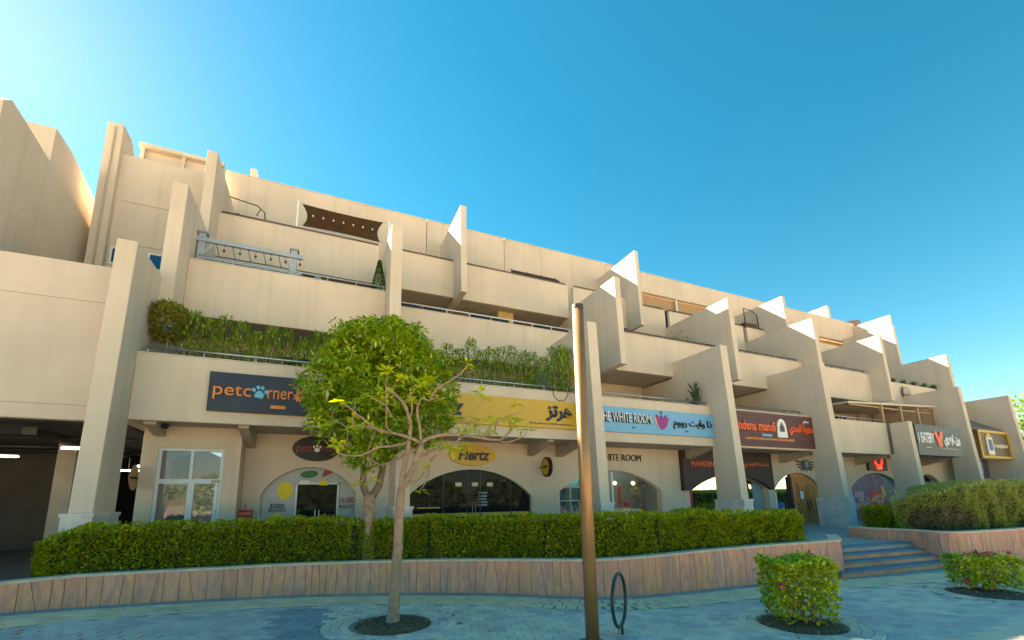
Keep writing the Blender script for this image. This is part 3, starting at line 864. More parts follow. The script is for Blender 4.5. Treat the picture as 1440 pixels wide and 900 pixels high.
# ------------------------------------------------------------------ shop fronts under the first floor
SY = 16.8
def arch_z(x, xl, xr, zs, zc):
    u = (x - (xl + xr) / 2) / ((xr - xl) / 2)
    w = (xr - xl) / 2; h = zc - zs; Rr = (w * w + h * h) / (2 * h)
    return zc - Rr + math.sqrt(max(Rr * Rr - (u * w) ** 2, 0))
def shop_wall(x0, x1, arches, mat, z0=UP, z1=4.64, y=SY, t=0.3):
    m = MB(); cur = x0; N = 20
    for xl, xr, zs, zc, zb in arches:
        m.box(cur, xl, y, y + t, z0, z1)
        if zb > z0: m.box(xl, xr, y, y + t, z0, zb)
        o = len(m.v)
        for i in range(N + 1):
            x = xl + (xr - xl) * i / N; z = arch_z(x, xl, xr, zs, zc)
            m.v += [(x, y, z), (x, y, z1), (x, y + t, z), (x, y + t, z1)]
        for i in range(N):
            a = o + i * 4; b = a + 4
            m.f += [(a, b, b + 1, a + 1), (b + 2, a + 2, a + 3, b + 3), (a, a + 2, b + 2, b)]
        cur = xr
    m.box(cur, x1, y, y + t, z0, z1)
    return m.build('shop_wall', mat, BLD)
def arch_poly(xl, xr, zs, zc, zb, n=20, ins=0.0):
    return [(xl + ins, zb), (xr - ins, zb)] + [(xr - ins - (xr - xl - 2 * ins) * i / n, arch_z(xr - ins - (xr - xl - 2 * ins) * i / n, xl, xr, zs, zc) - ins) for i in range(n + 1)]
A1 = (-1.7, 1.28, 2.6, 3.52, UP); A2 = (3.1, 8.35, 2.45, 3.52, UP); A3 = (9.72, 15.45, 2.62, 3.57, UP)
A4 = (17.3, 23.2, 2.7, 3.45, UP); A5 = (23.75, 27.95, 2.62, 3.58, UP); A6 = (31.0, 36.8, 2.7, 3.65, UP); A7 = (38.6, 42.2, 2.6, 3.6, UP)
shop_wall(-2.25, 2.4, [A1], M['cream2'])
shop_wall(2.4, 9.1, [A2], cream)
shop_wall(9.1, 16.6, [A3], cream)
shop_wall(16.6, 23.5, [A4], cream)
shop_wall(23.5, 46.1, [A5, A6, A7], cream)
# dim rooms behind the glass
for x0, x1 in ((-2.0, 2.3), (2.5, 9.0), (9.2, 16.5), (16.7, 23.4), (23.6, 30.5), (30.7, 37.5), (38.2, 44)):
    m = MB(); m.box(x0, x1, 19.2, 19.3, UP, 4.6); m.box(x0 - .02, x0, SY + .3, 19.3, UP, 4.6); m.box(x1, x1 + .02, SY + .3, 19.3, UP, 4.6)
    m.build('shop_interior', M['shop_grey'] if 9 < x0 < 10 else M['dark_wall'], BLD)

def panel(x0, x1, z0, z1, y, mat, parent, name, d=0.01):
    return MB().box(x0, x1, y - d, y, z0, z1).build(name, mat, parent)
def disc(cx, cz, rx, rz, y, mat, parent, name, d=0.012, rot=0.0, n=28):
    return MB().prism(oval(cx, cz, rx, rz, n, rot), 'y', y - d, y).build(name, mat, parent)

# shop 1: white film panels round a dark glass door
W = MB().prism(arch_poly(*A1), 'y', SY + 0.2, SY + 0.22).build('shop_window', M['film'], BLD)
dr = MB().box(-0.62, 0.66, SY + 0.175, SY + 0.198, UP, 2.93).build('shop_door', M['glass'], W)
gy = SY + 0.172
def sub(mb, name, mat): return mb.build(name, mat, W)
sub(MB().box(-0.68, -0.62, gy - .02, gy + .02, UP, 2.99).box(0.66, 0.72, gy - .02, gy + .02, UP, 2.99).box(-0.68, 0.72, gy - .02, gy + .02, 2.93, 2.99), 'frame', M['white_metal'])
sub(MB().tube([(-.02, gy - .05, 1.2), (-.02, gy - .05, 2.05)], .018).tube([(0.1, gy - .05, 1.2), (0.1, gy - .05, 2.05)], .018), 'handle', M['white'])
sub(MB().box(-0.55, -0.28, gy - .03, gy, 2.93, 3.07), 'sticker', M['white']); sub(MB().box(0.06, 0.34, gy - .03, gy, 2.9, 3.06), 'sticker', M['yellow_p'])
gw = SY + 0.196
sub(MB().prism(oval(0 - .28, 3.29, .29, .13, 24, .1), 'y', gw - .01, gw), 'sticker', M['green_p'])
sub(MB().prism(oval(-1.0, 2.72, .24, .30, 28), 'y', gw - .01, gw), 'sticker', M['yellow_p'])
sub(MB().prism([(.13, 3.2), (.2, 3.43), (.6, 3.4), (.35, 3.28), (.2, 3.2)], 'y', gw - .01, gw), 'sticker', M['dark_red'])
sub(MB().prism([(-1.66, UP), (-1.66, 1.3), (-1.55, 1.78), (-1.2, 1.98), (-.85, 1.78), (-.72, 1.3), (-.72, UP)], 'y', gw - .01, gw), 'sticker', M['yellow_p'])
sub(MB().prism(oval(-1.35, 1.42, .24, .13), 'y', gw - .016, gw - .011), 'sticker', M['blue_p']); sub(MB().prism(oval(-.92, 1.38, .2, .14), 'y', gw - .017, gw - .011), 'sticker', M['violet'])
sub(MB().prism(oval(-1.2, 1.62, .28, .06), 'y', gw - .016, gw - .011), 'sticker', M['dark_red'])
sub(MB().prism(oval(1.02, 1.48, .27, .33), 'y', gw - .01, gw), 'sticker', M['blue_p'])
sub(MB().prism([(.85, 1.3), (1.0, 1.2), (.86, 1.05)], 'y', gw - .01, gw), 'sticker', M['blue_p'])
text('3000', 0.17, -1.22, 2.2, gw, M['navy'], W, bold=.02, depth=.008); text('BRANDS', 0.1, -1.2, 2.06, gw, M['navy'], W, bold=.02, depth=.008)
text('10.000', 0.2, 1.0, 2.36, gw, M['dark_red'], W, bold=.01, depth=.008, width=.5); text('PRODUCTS', 0.12, 1.0, 2.14, gw, M['navy'], W, bold=.01, depth=.008, width=.5)
# things seen through the dark door
for x, z, c in ((-.3, 1.75, 'red'), (.42, 1.5, 'dark_red')):
    sub(MB().box(x, x + .1, SY + .5, SY + .6, UP, z + .6), 'display_stand', M[c])

# shop 2: dark glass with a yellow band
W = MB().prism(arch_poly(*A2), 'y', SY + 0.2, SY + 0.22).build('shop_window', M['glass'], BLD)
gw = SY + 0.196
sub(MB().box(3.15, 8.3, gw - .012, gw, 1.66, 1.8), 'glass_band', M['sign_yellow']); sub(MB().box(3.55, 4.45, gw - .012, gw, 2.0, 2.05), 'glass_band', M['sign_yellow'])
for x in (4.55, 5.55, 6.1, 7.45): sub(MB().box(x - .025, x + .025, gw - .02, gw, UP, arch_z(x, *A2[:4]) - .02), 'mullion', M['black'])
for x in (5.05, 5.75, 6.4): sub(MB().box(x, x + .26, gw - .012, gw, 2.85, 3.0), 'sticker', M['beige_p'])
sub(MB().tube([(5.75, gw - .06, 1.3), (5.75, gw - .06, 2.1)], .016).tube([(5.88, gw - .06, 1.3), (5.88, gw - .06, 2.1)], .016), 'handle', M['tan_post'])
for k, z in enumerate((2.55, 2.42, 2.3, 2.18, 2.06)):
    sub(MB().box(6.02 + .02 * (k % 2), 6.42 - .03 * (k % 3), gw - .01, gw, z, z + .07), 'notice', M['hydrant'])
for x, z in ((5.3, 2.15), (6.95, 2.2), (7.95, 2.3)):
    sub(MB().box(x, x + .09, SY + .6, SY + .7, UP, z), 'display_stand', M['red'])
# shop 3: white shelves behind clear glass
W = MB().prism(arch_poly(*A3), 'y', SY + 0.2, SY + 0.22).build('shop_window', M['glass_clear'], BLD)
m = MB()
for x in (9.75, 10.55, 11.35, 12.15, 12.55): m.box(x - .04, x + .04, SY + .45, SY + .85, UP, 3.4)
for z in (1.0, 1.62, 2.2, 2.8): m.box(9.75, 12.55, SY + .45, SY + .85, z - .03, z + .03)
sub(m, 'shelf_unit', M['shelf'])
sub(MB().box(9.72, 12.6, SY + .86, SY + .9, UP, 3.5), 'shelf_back', M['teal_shelf'])
for k in range(16):
    x = 9.95 + (k % 8) * .33 + random.uniform(-.06, .06); z = (1.65, 2.23)[k // 8]
    h = random.uniform(.12, .3); sub(MB().prism(oval(x, SY + .62, .07, .07, 10), 'z', z, z + h), 'vase', random.choice([M['shelf'], M['white'], M['teal_shelf']]))
sub(MB().box(13.0, 14.7, SY + .7, SY + 1.2, UP, 1.75), 'counter', M['shelf']); sub(MB().box(13.1, 13.7, SY + .68, SY + .7, 1.0, 1.6).box(13.9, 14.5, SY + .68, SY + .7, 1.0, 1.6), 'counter_niche', M['black'])
sub(MB().ellip((14.0, SY + .9, 2.0), (.16, .16, .18)), 'flower_ball', M['magenta'])
sub(MB().box(13.5, 13.62, SY + .8, SY + .9, 1.9, 2.9), 'display_stand', M['red'])
for x in (13.3, 14.4): sub(MB().ellip((x, SY + .8, 3.0), (.09, .09, .09), 10, 6), 'lamp', M['warm_lamp'])
n = 160; P = np.stack([rng.normal(14.75, .22, n), rng.normal(SY + .9, .1, n), rng.uniform(1.8, 3.1, n)], 1)
o = leaf_mesh('dry_bouquet', P, rand_dirs(n) + [0, 0, .8], rand_dirs(n), .16, .3, M['lf_dry'], W); o['kind'] = 'stuff'
sub(MB().box(10, 12.3, SY + .36, SY + .42, 3.45, 3.5).box(13, 15, SY + 1.2, SY + 1.4, 4.2, 4.25), 'ceiling_lamp', M['lamp'])
sub(MB().box(12.66, 12.74, SY + .19, SY + .24, UP, 3.5), 'mullion', M['white_metal'])
# shop 4: brown boarding with an arch, mirror glass, plants
W = MB().prism(arch_poly(*A4), 'y', SY + 0.24, SY + 0.26).build('shop_window', M['glass_door'], BLD)
sub(MB().box(17.35, 20.3, SY + .2, SY + .24, UP, 1.3), 'lower_panel', M['teal_shelf']); sub(MB().box(17.35, 20.3, SY + .1, SY + .24, 1.3, 1.55), 'sill', M['slate'])
sub(MB().box(20.3, 20.42, SY + .15, SY + .25, UP, 3.4), 'mullion', M['white_metal']); sub(MB().box(20.45, 21.7, SY + .2, SY + .24, UP, 2.95), 'door', M['black'])
sub(MB().box(22.2, 22.9, SY + .2, SY + .24, UP, 3.0), 'door', M['hydrant'])
n = 220; P = np.stack([rng.uniform(17.5, 20.1, n), rng.uniform(SY - .02, SY + .14, n), 1.55 + np.abs(rng.normal(0, .2, n))], 1)
o = leaf_mesh('window_plants', P, rand_dirs(n) + [0, 0, .7], rand_dirs(n), .14, .45, M['lf_shrub'], W); o['kind'] = 'stuff'
sub(MB().box(17.5, 17.62, SY + .15, SY + .2, 1.8, 2.6).box(19.8, 19.9, SY + .15, SY + .2, 1.7, 2.4), 'red_ribbon', M['red'])
arch4 = [(16.75, 4.62), (16.75, 2.6), (17.25, 2.6)] + [(17.25 + 6.0 * i / 16, arch_z(17.25 + 6.0 * i / 16, 17.25, 23.25, 2.62, 3.42)) for i in range(17)] + [(23.45, 2.6), (23.45, 4.62)]
cl = MB().prism(arch4, 'y', SY - 0.22, SY - 0.005).build('timber_boarding', M['brown_clad'], BLD)
for k in range(7):
    z = 2.75 + k * .27
    MB().box(16.78, 17.22, SY - .235, SY - .221, z, z + .24).build('board', M['brown_clad'], cl); MB().box(23.28, 23.43, SY - .235, SY - .221, z, z + .24).build('board', M['brown_clad'], cl)
for k in range(4):
    z = 3.5 + k * .27
    MB().box(17.26, 23.24, SY - .235, SY - .221, z, z + .24).build('board', M['brown_clad'], cl)
text('MANDENA MANDI', .26, 18.9, 3.95, SY - .24, M['orange2'], cl, bold=.015, width=3.2); text('\uFEF1\uFEAA\uFEE8\uFEE4\uFEE0\uFEDF \uFE8E\uFEE8\uFEF3\uFEAA\uFEE8\uFEE3', .3, 22.1, 3.95, SY - .24, M['orange2'], cl, width=2.0, bold=.02)
# shop 5: arched wooden double door beside frosted glass
W = MB().prism(arch_poly(*A5), 'y', SY + 0.24, SY + 0.26).build('shop_window', M['glass_teal'], BLD)
dp = [(25.45, UP), (27.93, UP)] + [(27.93 - 2.48 * i / 10, arch_z(27.93 - 2.48 * i / 10, *A5[:4]) - .01) for i in range(11)]
D = MB().prism(dp, 'y', SY + 0.12, SY + 0.22).build('wooden_door', M['wood'], BLD)
for x0, x1 in ((25.85, 26.65), (26.72, 27.5)):
    lf = MB().box(x0, x1, SY + .085, SY + .118, UP + .02, 2.95).build('door_leaf', M['wood'], D)
MB().tube([(26.6, SY + .04, 1.4), (26.52, SY + .02, 1.7), (26.6, SY + .04, 2.0)], .025).tube([(26.77, SY + .04, 1.4), (26.85, SY + .02, 1.7), (26.77, SY + .04, 2.0)], .025).build('handle', M['dark_metal'], D)
for x in (25.98, 26.24, 26.5, 26.86, 27.1, 27.34):
    MB().box(x - .012, x + .012, SY + .07, SY + .0845, UP + .1, 2.85).build('groove_bead', M['brown_clad'], D)
MB().box(26.02, 26.3, SY + .055, SY + .07, 2.05, 2.5).build('notice', M['white'], D)
MB().box(25.3, 25.46, SY + .1, SY + .24, UP, 3.35).build('jamb', M['brown_clad'], D)
MB().box(23.85, 24.0, SY + .1, SY + .2, UP, 2.5).build('door_frame', M['white'], D); MB().box(24.1, 24.6, SY + .1, SY + .15, UP, 1.9).build('blue_panel', M['blue_p'], D)
# shop 6: printed window
W = MB().prism(arch_poly(*A6), 'y', SY + 0.2, SY + 0.22).build('shop_window', M['teal'], BLD)
gw = SY + .198
for k in range(11):
    x = 31.15 + k * .36; zt = arch_z(x + .2, *A6[:4]) - .12
    if k in (3, 8): continue
    zb = (2.2, 1.5, 1.2)[k % 3]
    sub(MB().prism([(x + .25, zb), (x + .42, zb), (x + .12, zt), (x - .02 if k else x + .05, zt)], 'y', gw - .008 - .0004 * k, gw), 'print_stripe', M['magenta'] if k % 2 else M['violet'])
sub(MB().prism([(33.4, .8), (35.2, .8), (35.0, 2.3), (34.0, 2.6), (33.3, 2.4)], 'y', gw - .014, gw), 'print_patch', M['red'])
sub(MB().prism([(31.2, .8), (33.2, .8), (33.0, 2.2), (31.3, 2.5)], 'y', gw - .013, gw), 'print_patch', M['violet'])
sub(MB().prism(oval(34.85, 2.45, .2, .42, 20, .35), 'y', gw - .018, gw), 'print_patch', M['sign_yellow']); sub(MB().prism(oval(36.5, 2.3, .28, .42, 20), 'y', gw - .018, gw), 'print_patch', M['sign_gold'])
text('KINGS', .36, 32.1, 2.25, gw - .014, M['film'], W, width=.95, bold=.02, depth=.006); text('OF', .26, 32.2, 1.9, gw - .014, M['film'], W, width=.45, bold=.02, depth=.006)
text('THE FLAME', .36, 32.2, 1.5, gw - .014, M['film'], W, width=1.5, bold=.02, depth=.006)
text("WHAT'S", .26, 34.2, 2.1, gw - .016, M['film'], W, width=.9, bold=.02, depth=.006); text('YOURS', .26, 34.25, 1.75, gw - .016, M['film'], W, width=.9, bold=.02, depth=.006)
W = MB().prism(arch_poly(*A7), 'y', SY + 0.2, SY + 0.22).build('shop_window', M['glass'], BLD)
# projecting box with glass doors at the left end
KY = 15.95
m = MB(); m.box(-4.75, -4.36, KY, 17, UP, 4.42); m.box(-2.7, -2.26, KY, 17, UP, 4.42); m.box(-4.36, -2.7, KY, 17, 3.98, 4.42); m.box(-4.75, -2.26, KY + .02, 17, 4.42, 4.64)
m.build('entrance_box', M['cream'], BLD)
E_ = MB().box(-4.36, -2.7, KY + .12, KY + .14, UP, 3.98).build('entrance_glazing', M['glass_door'], BLD)
m = MB(); f0 = KY + .06; f1 = KY + .118
for x in (-4.36, -3.56, -2.78): m.box(x, x + .08, f0, f1, UP, 3.98)
for z in (3.9, 2.92): m.box(-4.28, -3.56, f0 + .002, f1 - .002, z, z + (.08 if z > 3 else .14)); m.box(-3.48, -2.78, f0 + .002, f1 - .002, z, z + (.08 if z > 3 else .14))
m.box(-3.48, -3.4, f0 - .01, f1 - .01, UP, 2.92); m.box(-2.87, -2.79, f0 - .01, f1 - .01, UP, 2.92)
m.build('door_frame', M['white_metal'], E_)
MB().box(-4.14, -4.04, KY + .6, KY + .7, UP, 3.7).box(-3.36, -3.28, KY + .6, KY + .7, UP, 2.7).build('red_reflection', M['red'], E_)  # solid bars standing in for a red pole reflected in the glass
MB().box(-4.0, -3.62, KY + .5, KY + .8, UP, 3.8).build('dark_reflection', M['black'], E_)  # black block standing in for the reflection of a dark building
MB().box(-2.98, -2.74, KY + .03, KY + .055, 2.95, 3.02).build('door_closer', M['soffit'], E_)
MB().ellip((-4.1, 15.3, 4.53), (.1, .1, .08), 12, 8).build('security_camera', M['black'], BLD)

# ------------------------------------------------------------------ parking deck, stair tower, left wing
PK = thing('parking_deck', 'cream parking deck at the left end, open and dark underneath', 'building', (0, 0, 0))
m = MB()
for z0, z1 in ((4.55, 4.93), (4.95, 7.85), (7.87, 8.95)):
    MB().box(-40, -5.27, 14.95, 15.2, z0, z1).build('wall_panel', M['cream2'], PK)
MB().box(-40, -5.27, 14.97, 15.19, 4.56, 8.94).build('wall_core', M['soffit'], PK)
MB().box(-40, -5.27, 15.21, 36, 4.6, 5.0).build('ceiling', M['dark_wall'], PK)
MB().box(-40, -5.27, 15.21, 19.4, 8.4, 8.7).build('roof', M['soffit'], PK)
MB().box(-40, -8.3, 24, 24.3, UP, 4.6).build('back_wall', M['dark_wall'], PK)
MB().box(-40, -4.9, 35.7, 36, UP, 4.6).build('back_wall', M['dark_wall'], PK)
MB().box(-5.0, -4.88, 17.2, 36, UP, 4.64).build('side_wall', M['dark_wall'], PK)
MB().box(-8.25, -7.75, 20, 20.5, UP, 4.6).build('column', M['soffit'], PK)
for y in (17.5, 20.2, 22.5):
    MB().tube([(-14, y, 4.35), (-5.4, y, 4.35)], .045).build('pipe', M['dark_metal'], PK)
MB().box(-7.4, -7.1, 16, 24, 4.25, 4.45).build('cable_tray', M['dark_metal'], PK)
for i, (x, y, z, L, what) in enumerate(((-6.0, 16.3, 3.9, 1.3, 'lit tube lamp hanging nearest the mouth of the parking deck'), (-9.6, 19.4, 3.9, 1.3, 'lit tube lamp at the left edge under the parking deck'), (-7.2, 23.0, 3.7, 1.6, 'lit tube lamp low in the dark behind the leaning column'), (-5.5, 20.3, 3.7, 1.2, 'lit tube lamp seen between the end fin and the glass entrance'))):
    t = thing('tube_lamp', what, 'ceiling lamp', (x, y, z), 'tube lamps under the parking deck')
    MB().box(x - L / 2, x + L / 2, y - .05, y + .05, z, z + .05).build('tube', M['lamp'], t)
    MB().box(x - L / 2, x + L / 2, y - .07, y + .07, z + .055, z + .09).box(x - .01, x + .01, y - .01, y + .01, z + .09, 4.6).build('housing', M['white'], t)

TW = thing('stair_tower', 'plain cream tower with two small blue windows at the left of the balconies', 'building', (0, 0, 0))
MB().box(-8.2, -4.9, 21.0, 24, 5.0, 16.75).build('wall', M['cream'], TW)
MB().prism([(20.75, 5), (20.75, 17.9), (21.6, 17.9), (22.6, 16.9), (24, 16.9), (24, 5)], 'x', -8.72, -8.2).build('pilaster', M['cream'], TW)
MB().tube([(-8.45, 20.72, 9), (-8.45, 20.72, 17.7)], .04).build('drain_pipe', M['soffit'], TW)
for z0, z1 in ((12.75, 14.35), (14.6, 16.5)):
    MB().box(-8.0, -5.0, 20.965, 20.999, z0, z1).build('wall_panel', M['cream'], TW)
MB().box(-8.19, -4.95, 22.5, 22.7, 16.8, 18.35).build('roof_screen', M['cream2'], TW)
for x in (-8.1, -6.6, -5.3): MB().box(x, x + .12, 22.3, 22.49, 16.76, 18.3).build('screen_post', M['cream'], TW)
MB().box(-8.19, -4.95, 22.2, 22.49, 18.2, 18.38).build('screen_beam', M['cream'], TW)
MB().box(-6.0, -4.0, 24.3, 24.6, 16.8, 19.35).build('parapet', M['cream'], TW)
MB().box(-4.2, -3.9, 24.2, 24.7, 17.0, 19.9).build('vent_stack', M['cream'], TW)
for x0 in (-8.02, -6.82):
    w = MB().box(x0, x0 + .54, 20.95, 20.975, 11.84, 12.44).build('window', M['glass_blue'], TW)
    MB().box(x0 - .06, x0, 20.92, 20.98, 11.78, 12.5).box(x0 + .54, x0 + .6, 20.92, 20.98, 11.78, 12.5).box(x0, x0 + .54, 20.92, 20.98, 12.44, 12.5).box(x0, x0 + .54, 20.92, 20.98, 11.78, 11.84).build('frame', M['white'], w)

LW = thing('left_wing', 'tall windowless cream block with a sloping top at the upper left', 'building', (0, 0, 0))
MB().prism([(16.0, 8.7), (15.83, 14.0), (16.15, 14.3), (16.86, 14.2), (22.4, 13.2), (22.6, 8.7)], 'x', -9.45, -9.0).build('fin', M['cream'], LW)
MB().prism([(18.7, 8.7), (18.72, 15.55), (19.8, 15.5), (22.7, 14.75), (23.5, 14.2), (24, 8.7)], 'x', -18, -9.2).build('wall', M['cream'], LW)
# ------------------------------------------------------------------ shop signs
def sign(name, label, x0, x1, z0, z1, y0, y1, mat, group=None):
    t = thing(name, label, 'sign', ((x0 + x1) / 2, y1, z0), group)
    MB().box(x0, x1, y0, y1, z0, z1).build('board', mat, t)
    return t
SF = 14.62      # face of the signboards on the first-floor parapet
s = sign('shop_sign', 'dark navy board with orange lowercase letters, a blue paw and an orange crab', -3.02, 1.0, 4.94, 6.1, SF, 14.745, M['sign_navy'])
text('petc', .42, -2.42, 5.5, SF - .002, M['orange'], s, width=.96, depth=.05, bold=.004)
text('rner', .27, -1.18, 5.53, SF - .002, M['orange'], s, width=.68, depth=.05, bold=.004)
m = MB(); px, pz = -1.735, 5.5; k_ = .66
m.prism([(px + a * k_, pz + b * k_) for a, b in ((-.2, -.12), (.13, -.2), (.2, -.02), (.1, .14), (-.02, .18), (-.15, .08))], 'y', SF - .05, SF - .002)
for dx, dz in ((-.22, .2), (-.06, .32), (.12, .3), (.27, .12)): m.prism(oval(px + dx * k_, pz + dz * k_, .05, .062, 14, .2), 'y', SF - .05, SF - .002)
m.build('paw_emblem', M['cyan'], s)
def star(cx, cz, n, r0, r1, ph=0.0):
    return [(cx + (r0 if k % 2 else r1) * math.cos(ph + PI * k / n), cz + (r0 if k % 2 else r1) * math.sin(ph + PI * k / n)) for k in range(2 * n)]
m = MB(); ex = -.56; m.prism(star(ex - .1, 5.5, 9, .11, .19), 'y', SF - .04, SF - .002); m.prism([(ex + a, b) for a, b in ((-.1, 5.6), (-.02, 5.76), (.08, 5.8), (.16, 5.74), (.12, 5.64), (.02, 5.58))], 'y', SF - .045, SF - .004); m.prism([(ex + a, b) for a, b in ((-.15, 5.6), (-.2, 5.7), (-.13, 5.78), (-.08, 5.66))], 'y', SF - .045, SF - .004)
m.build('crab_emblem', M['orange'], s)
MB().box(-1.42, -1.02, SF - .02, SF - .002, 5.1, 5.2).build('name_strip', M['orange'], s)
MB().box(.35, .8, SF - .02, SF - .002, 5.06, 5.17).build('name_strip', M['orange'], s)

s = sign('shop_sign', 'long mustard yellow board with navy letters and an Arabic word at its right end', 3.0, 9.45, 5.0, 6.08, SF, 14.745, M['sign_yellow'])
text('Hertz', .62, 3.85, 5.58, SF - .002, M['navy'], s, width=1.55, depth=.06, bold=.03, shear=.25)
text('\uFEB0\uFE97\uFEAE\uFEEB', .62, 8.55, 5.58, SF - .002, M['navy'], s, width=1.15, depth=.06, bold=.035)
for x0, x1 in ((3.2, 4.6), (7.25, 9.15)):
    m = MB(); x = x0
    while x < x1:
        w = random.uniform(.03, .09); m.box(x, x + w, SF - .008, SF - .002, 5.14, 5.17 + random.uniform(0, .03)); x += w + .02
    m.build('small_print', M['navy'], s)
MB().box(3.0, 9.45, SF - .01, SF - .001, 5.0, 5.03).build('edge_strip', M['sign_gold'], s)

s = sign('shop_sign', 'long sky blue board with a pink lotus emblem between English and Arabic letters', 10.02, 16.93, 5.0, 6.07, SF, 14.745, M['sign_sky'])
text('THE WHITE ROOM', .42, 11.75, 5.62, SF - .002, M['black'], s, width=2.75, depth=.05, bold=.004)
text('THE WHITE ROOM', .40, 11.77, 5.64, SF - .053, M['white'], s, width=2.7, depth=.012, bold=-.004)
text('\uFEE1\uFEED\uFEED\uFEAD \uFE96\uFEF3\uFE8D\uFEED \uFE8D\uFEAB', .5, 15.6, 5.52, SF - .002, M['black'], s, width=2.35, depth=.05, bold=.01)
text('spa', .1, 12.2, 5.22, SF - .002, M['navy'], s, depth=.01); text('spa', .1, 15.2, 5.2, SF - .002, M['navy'], s, depth=.01)
m = MB(); cx, cz = 13.75, 5.2
def petal(a, r, w, y, k=8):
    c, s_ = math.cos(a), math.sin(a); L = []
    for i in range(k + 1): t = i / k; L.append((t * r, w * math.sin(PI * t) * (1.1 - .4 * t)))
    for i in range(k - 1, 0, -1): t = i / k; L.append((t * r, -w * math.sin(PI * t) * (1.1 - .4 * t)))
    return MB().prism([(cx - y_ * c + x_ * s_ * 0 + x_ * math.cos(a + 0) * 0 + x_ * math.sin(a) * 1, cz + x_ * math.cos(a) + y_ * math.sin(a)) for x_, y_ in L], 'y', y, SF - .002)
petal(-.62, .72, .13, SF - .03).build('lotus_petal', M['beige_p'], s); petal(.62, .72, .13, SF - .031).build('lotus_petal', M['magenta'], s)
petal(-.38, .74, .15, SF - .045).build('lotus_petal', M['magenta'], s); petal(.38, .74, .15, SF - .046).build('lotus_petal', M['magenta'], s)
petal(0, .66, .15, SF - .06).build('lotus_petal', M['violet'], s)
MB().prism(oval(13.75, 5.98, .05, .08, 12), 'y', SF - .03, SF - .002).build('lotus_tip', M['green_p'], s)

t = thing('shop_sign', 'maroon slatted board with bright orange letters and a white arched emblem', 'sign', (21, 14.74, 4.7))
for k in range(9):
    z = 4.7 + k * .192
    MB().box(17.6, 24.32, SF, 14.745, z, z + .182).build('slat', M['sign_brown'], t)
MB().box(17.6, 24.32, SF + .03, 14.744, 4.71, 6.42).build('back_panel', M['brown_clad'], t)
text('mandena mandi', .5, 19.55, 5.72, SF - .002, M['orange2'], t, width=3.3, depth=.06, bold=.02)
text('\uFEF1\uFEAA\uFEE8\uFEE4\uFEE0\uFEDF \uFE8E\uFEE8\uFEF3\uFEAA\uFEE8\uFEE3', .66, 23.25, 5.62, SF - .002, M['orange2'], t, width=1.95, depth=.06, bold=.04)
text('\uFEE2\uFECC\uFEC4\uFEE3', .24, 23.75, 6.1, SF - .002, M['white'], t, width=.45, depth=.03, bold=.02)
MB().box(20.2, 20.95, SF - .02, SF - .002, 5.22, 5.33).build('pale_strip', M['sign_sky'], t)
m = MB(); x = 19.0
while x < 22.6:
    w = random.uniform(.05, .16); m.box(x, x + w, SF - .012, SF - .002, 5.03, 5.1 + random.uniform(0, .05)); x += w + .05
m.build('small_print', M['orange'], t)
ap = [(21.35, 5.2), (22.1, 5.2), (22.1, 5.45), (22.05, 5.75)] + [(21.72 + .33 * math.cos(a), 5.75 + .42 * math.sin(a)) for a in np.linspace(.2, PI - .2, 10)] + [(21.39, 5.75), (21.35, 5.45)]
MB().prism(ap, 'y', SF - .05, SF - .002).build('arch_emblem', M['white'], t)
MB().prism([(21.52, 5.5), (21.92, 5.5), (21.9, 5.75), (21.72, 6.02), (21.54, 5.75)], 'y', SF - .06, SF - .051).build('emblem_niche', M['slate'], t)
MB().prism([(21.66, 5.5), (21.78, 5.5), (21.76, 5.8), (21.68, 5.8)], 'y', SF - .068, SF - .061).build('emblem_figure', M['black'], t)

t = sign('shop_sign', 'dark grey green box sign with white letters and a red bull head', 32.3, 37.6, 4.5, 6.35, 13.62, 14.4, M['sign_grey'])
fy = 13.618
text('1 EATERY', .62, 33.3, 5.55, fy, M['white'], t, width=1.75, depth=.05, bold=.02)
text('\uFEF1\uFEAE\uFE98\uFEF3\uFE8D \uFEE5\uFEED', .85, 36.3, 5.45, fy, M['white'], t, width=1.95, depth=.05, bold=.05)
m = MB(); m.prism([(34.25, 6.0), (34.55, 6.0), (34.75, 5.55), (34.95, 6.0), (35.3, 6.0), (35.1, 5.5), (34.98, 5.05), (34.6, 5.05), (34.5, 5.45)], 'y', fy - .05, fy); m.build('bull_emblem', M['orange2'], t)
m = MB(); x = 35.0
while x < 36.9:
    w = random.uniform(.05, .12); m.box(x, x + w, fy - .01, fy, 4.92, 4.98); x += w + .04
m.box(33.2, 33.8, fy - .01, fy, 4.95, 5.0); m.build('small_print', M['beige_p'], t)

t = sign('shop_sign', 'brown board in a gold frame with a blue and white lantern emblem', 42.0, 46.5, 4.62, 6.55, 14.3, 14.745, M['sign_olive'])
m = MB(); m.box(41.98, 46.52, 14.24, 14.31, 6.42, 6.58).box(41.98, 46.52, 14.24, 14.31, 4.6, 4.76).box(46.36, 46.52, 14.242, 14.308, 4.76, 6.42).box(41.98, 42.14, 14.242, 14.308, 4.76, 6.42)
m.build('gold_frame', M['sign_gold'], t)
m = MB(); m.box(42.9, 43.9, 14.26, 14.298, 4.8, 6.15); m.prism([(43.0, 6.152), (43.8, 6.152), (43.6, 6.35), (43.4, 6.42), (43.2, 6.35)], 'y', 14.26, 14.298); m.build('lantern_emblem', M['sign_gold'], t)
MB().box(43.0, 43.8, 14.24, 14.259, 4.9, 6.05).build('emblem_field', M['white'], t)
MB().box(43.15, 43.65, 14.22, 14.239, 5.15, 5.95).build('emblem_shape', M['blue_p'], t)
m = MB(); x = 44.1
while x < 46.1:
    w = random.uniform(.06, .2); m.box(x, x + w, 14.28, 14.298, 5.42 + random.uniform(-.06, .02), 5.56 + random.uniform(0, .1)); x += w + .03
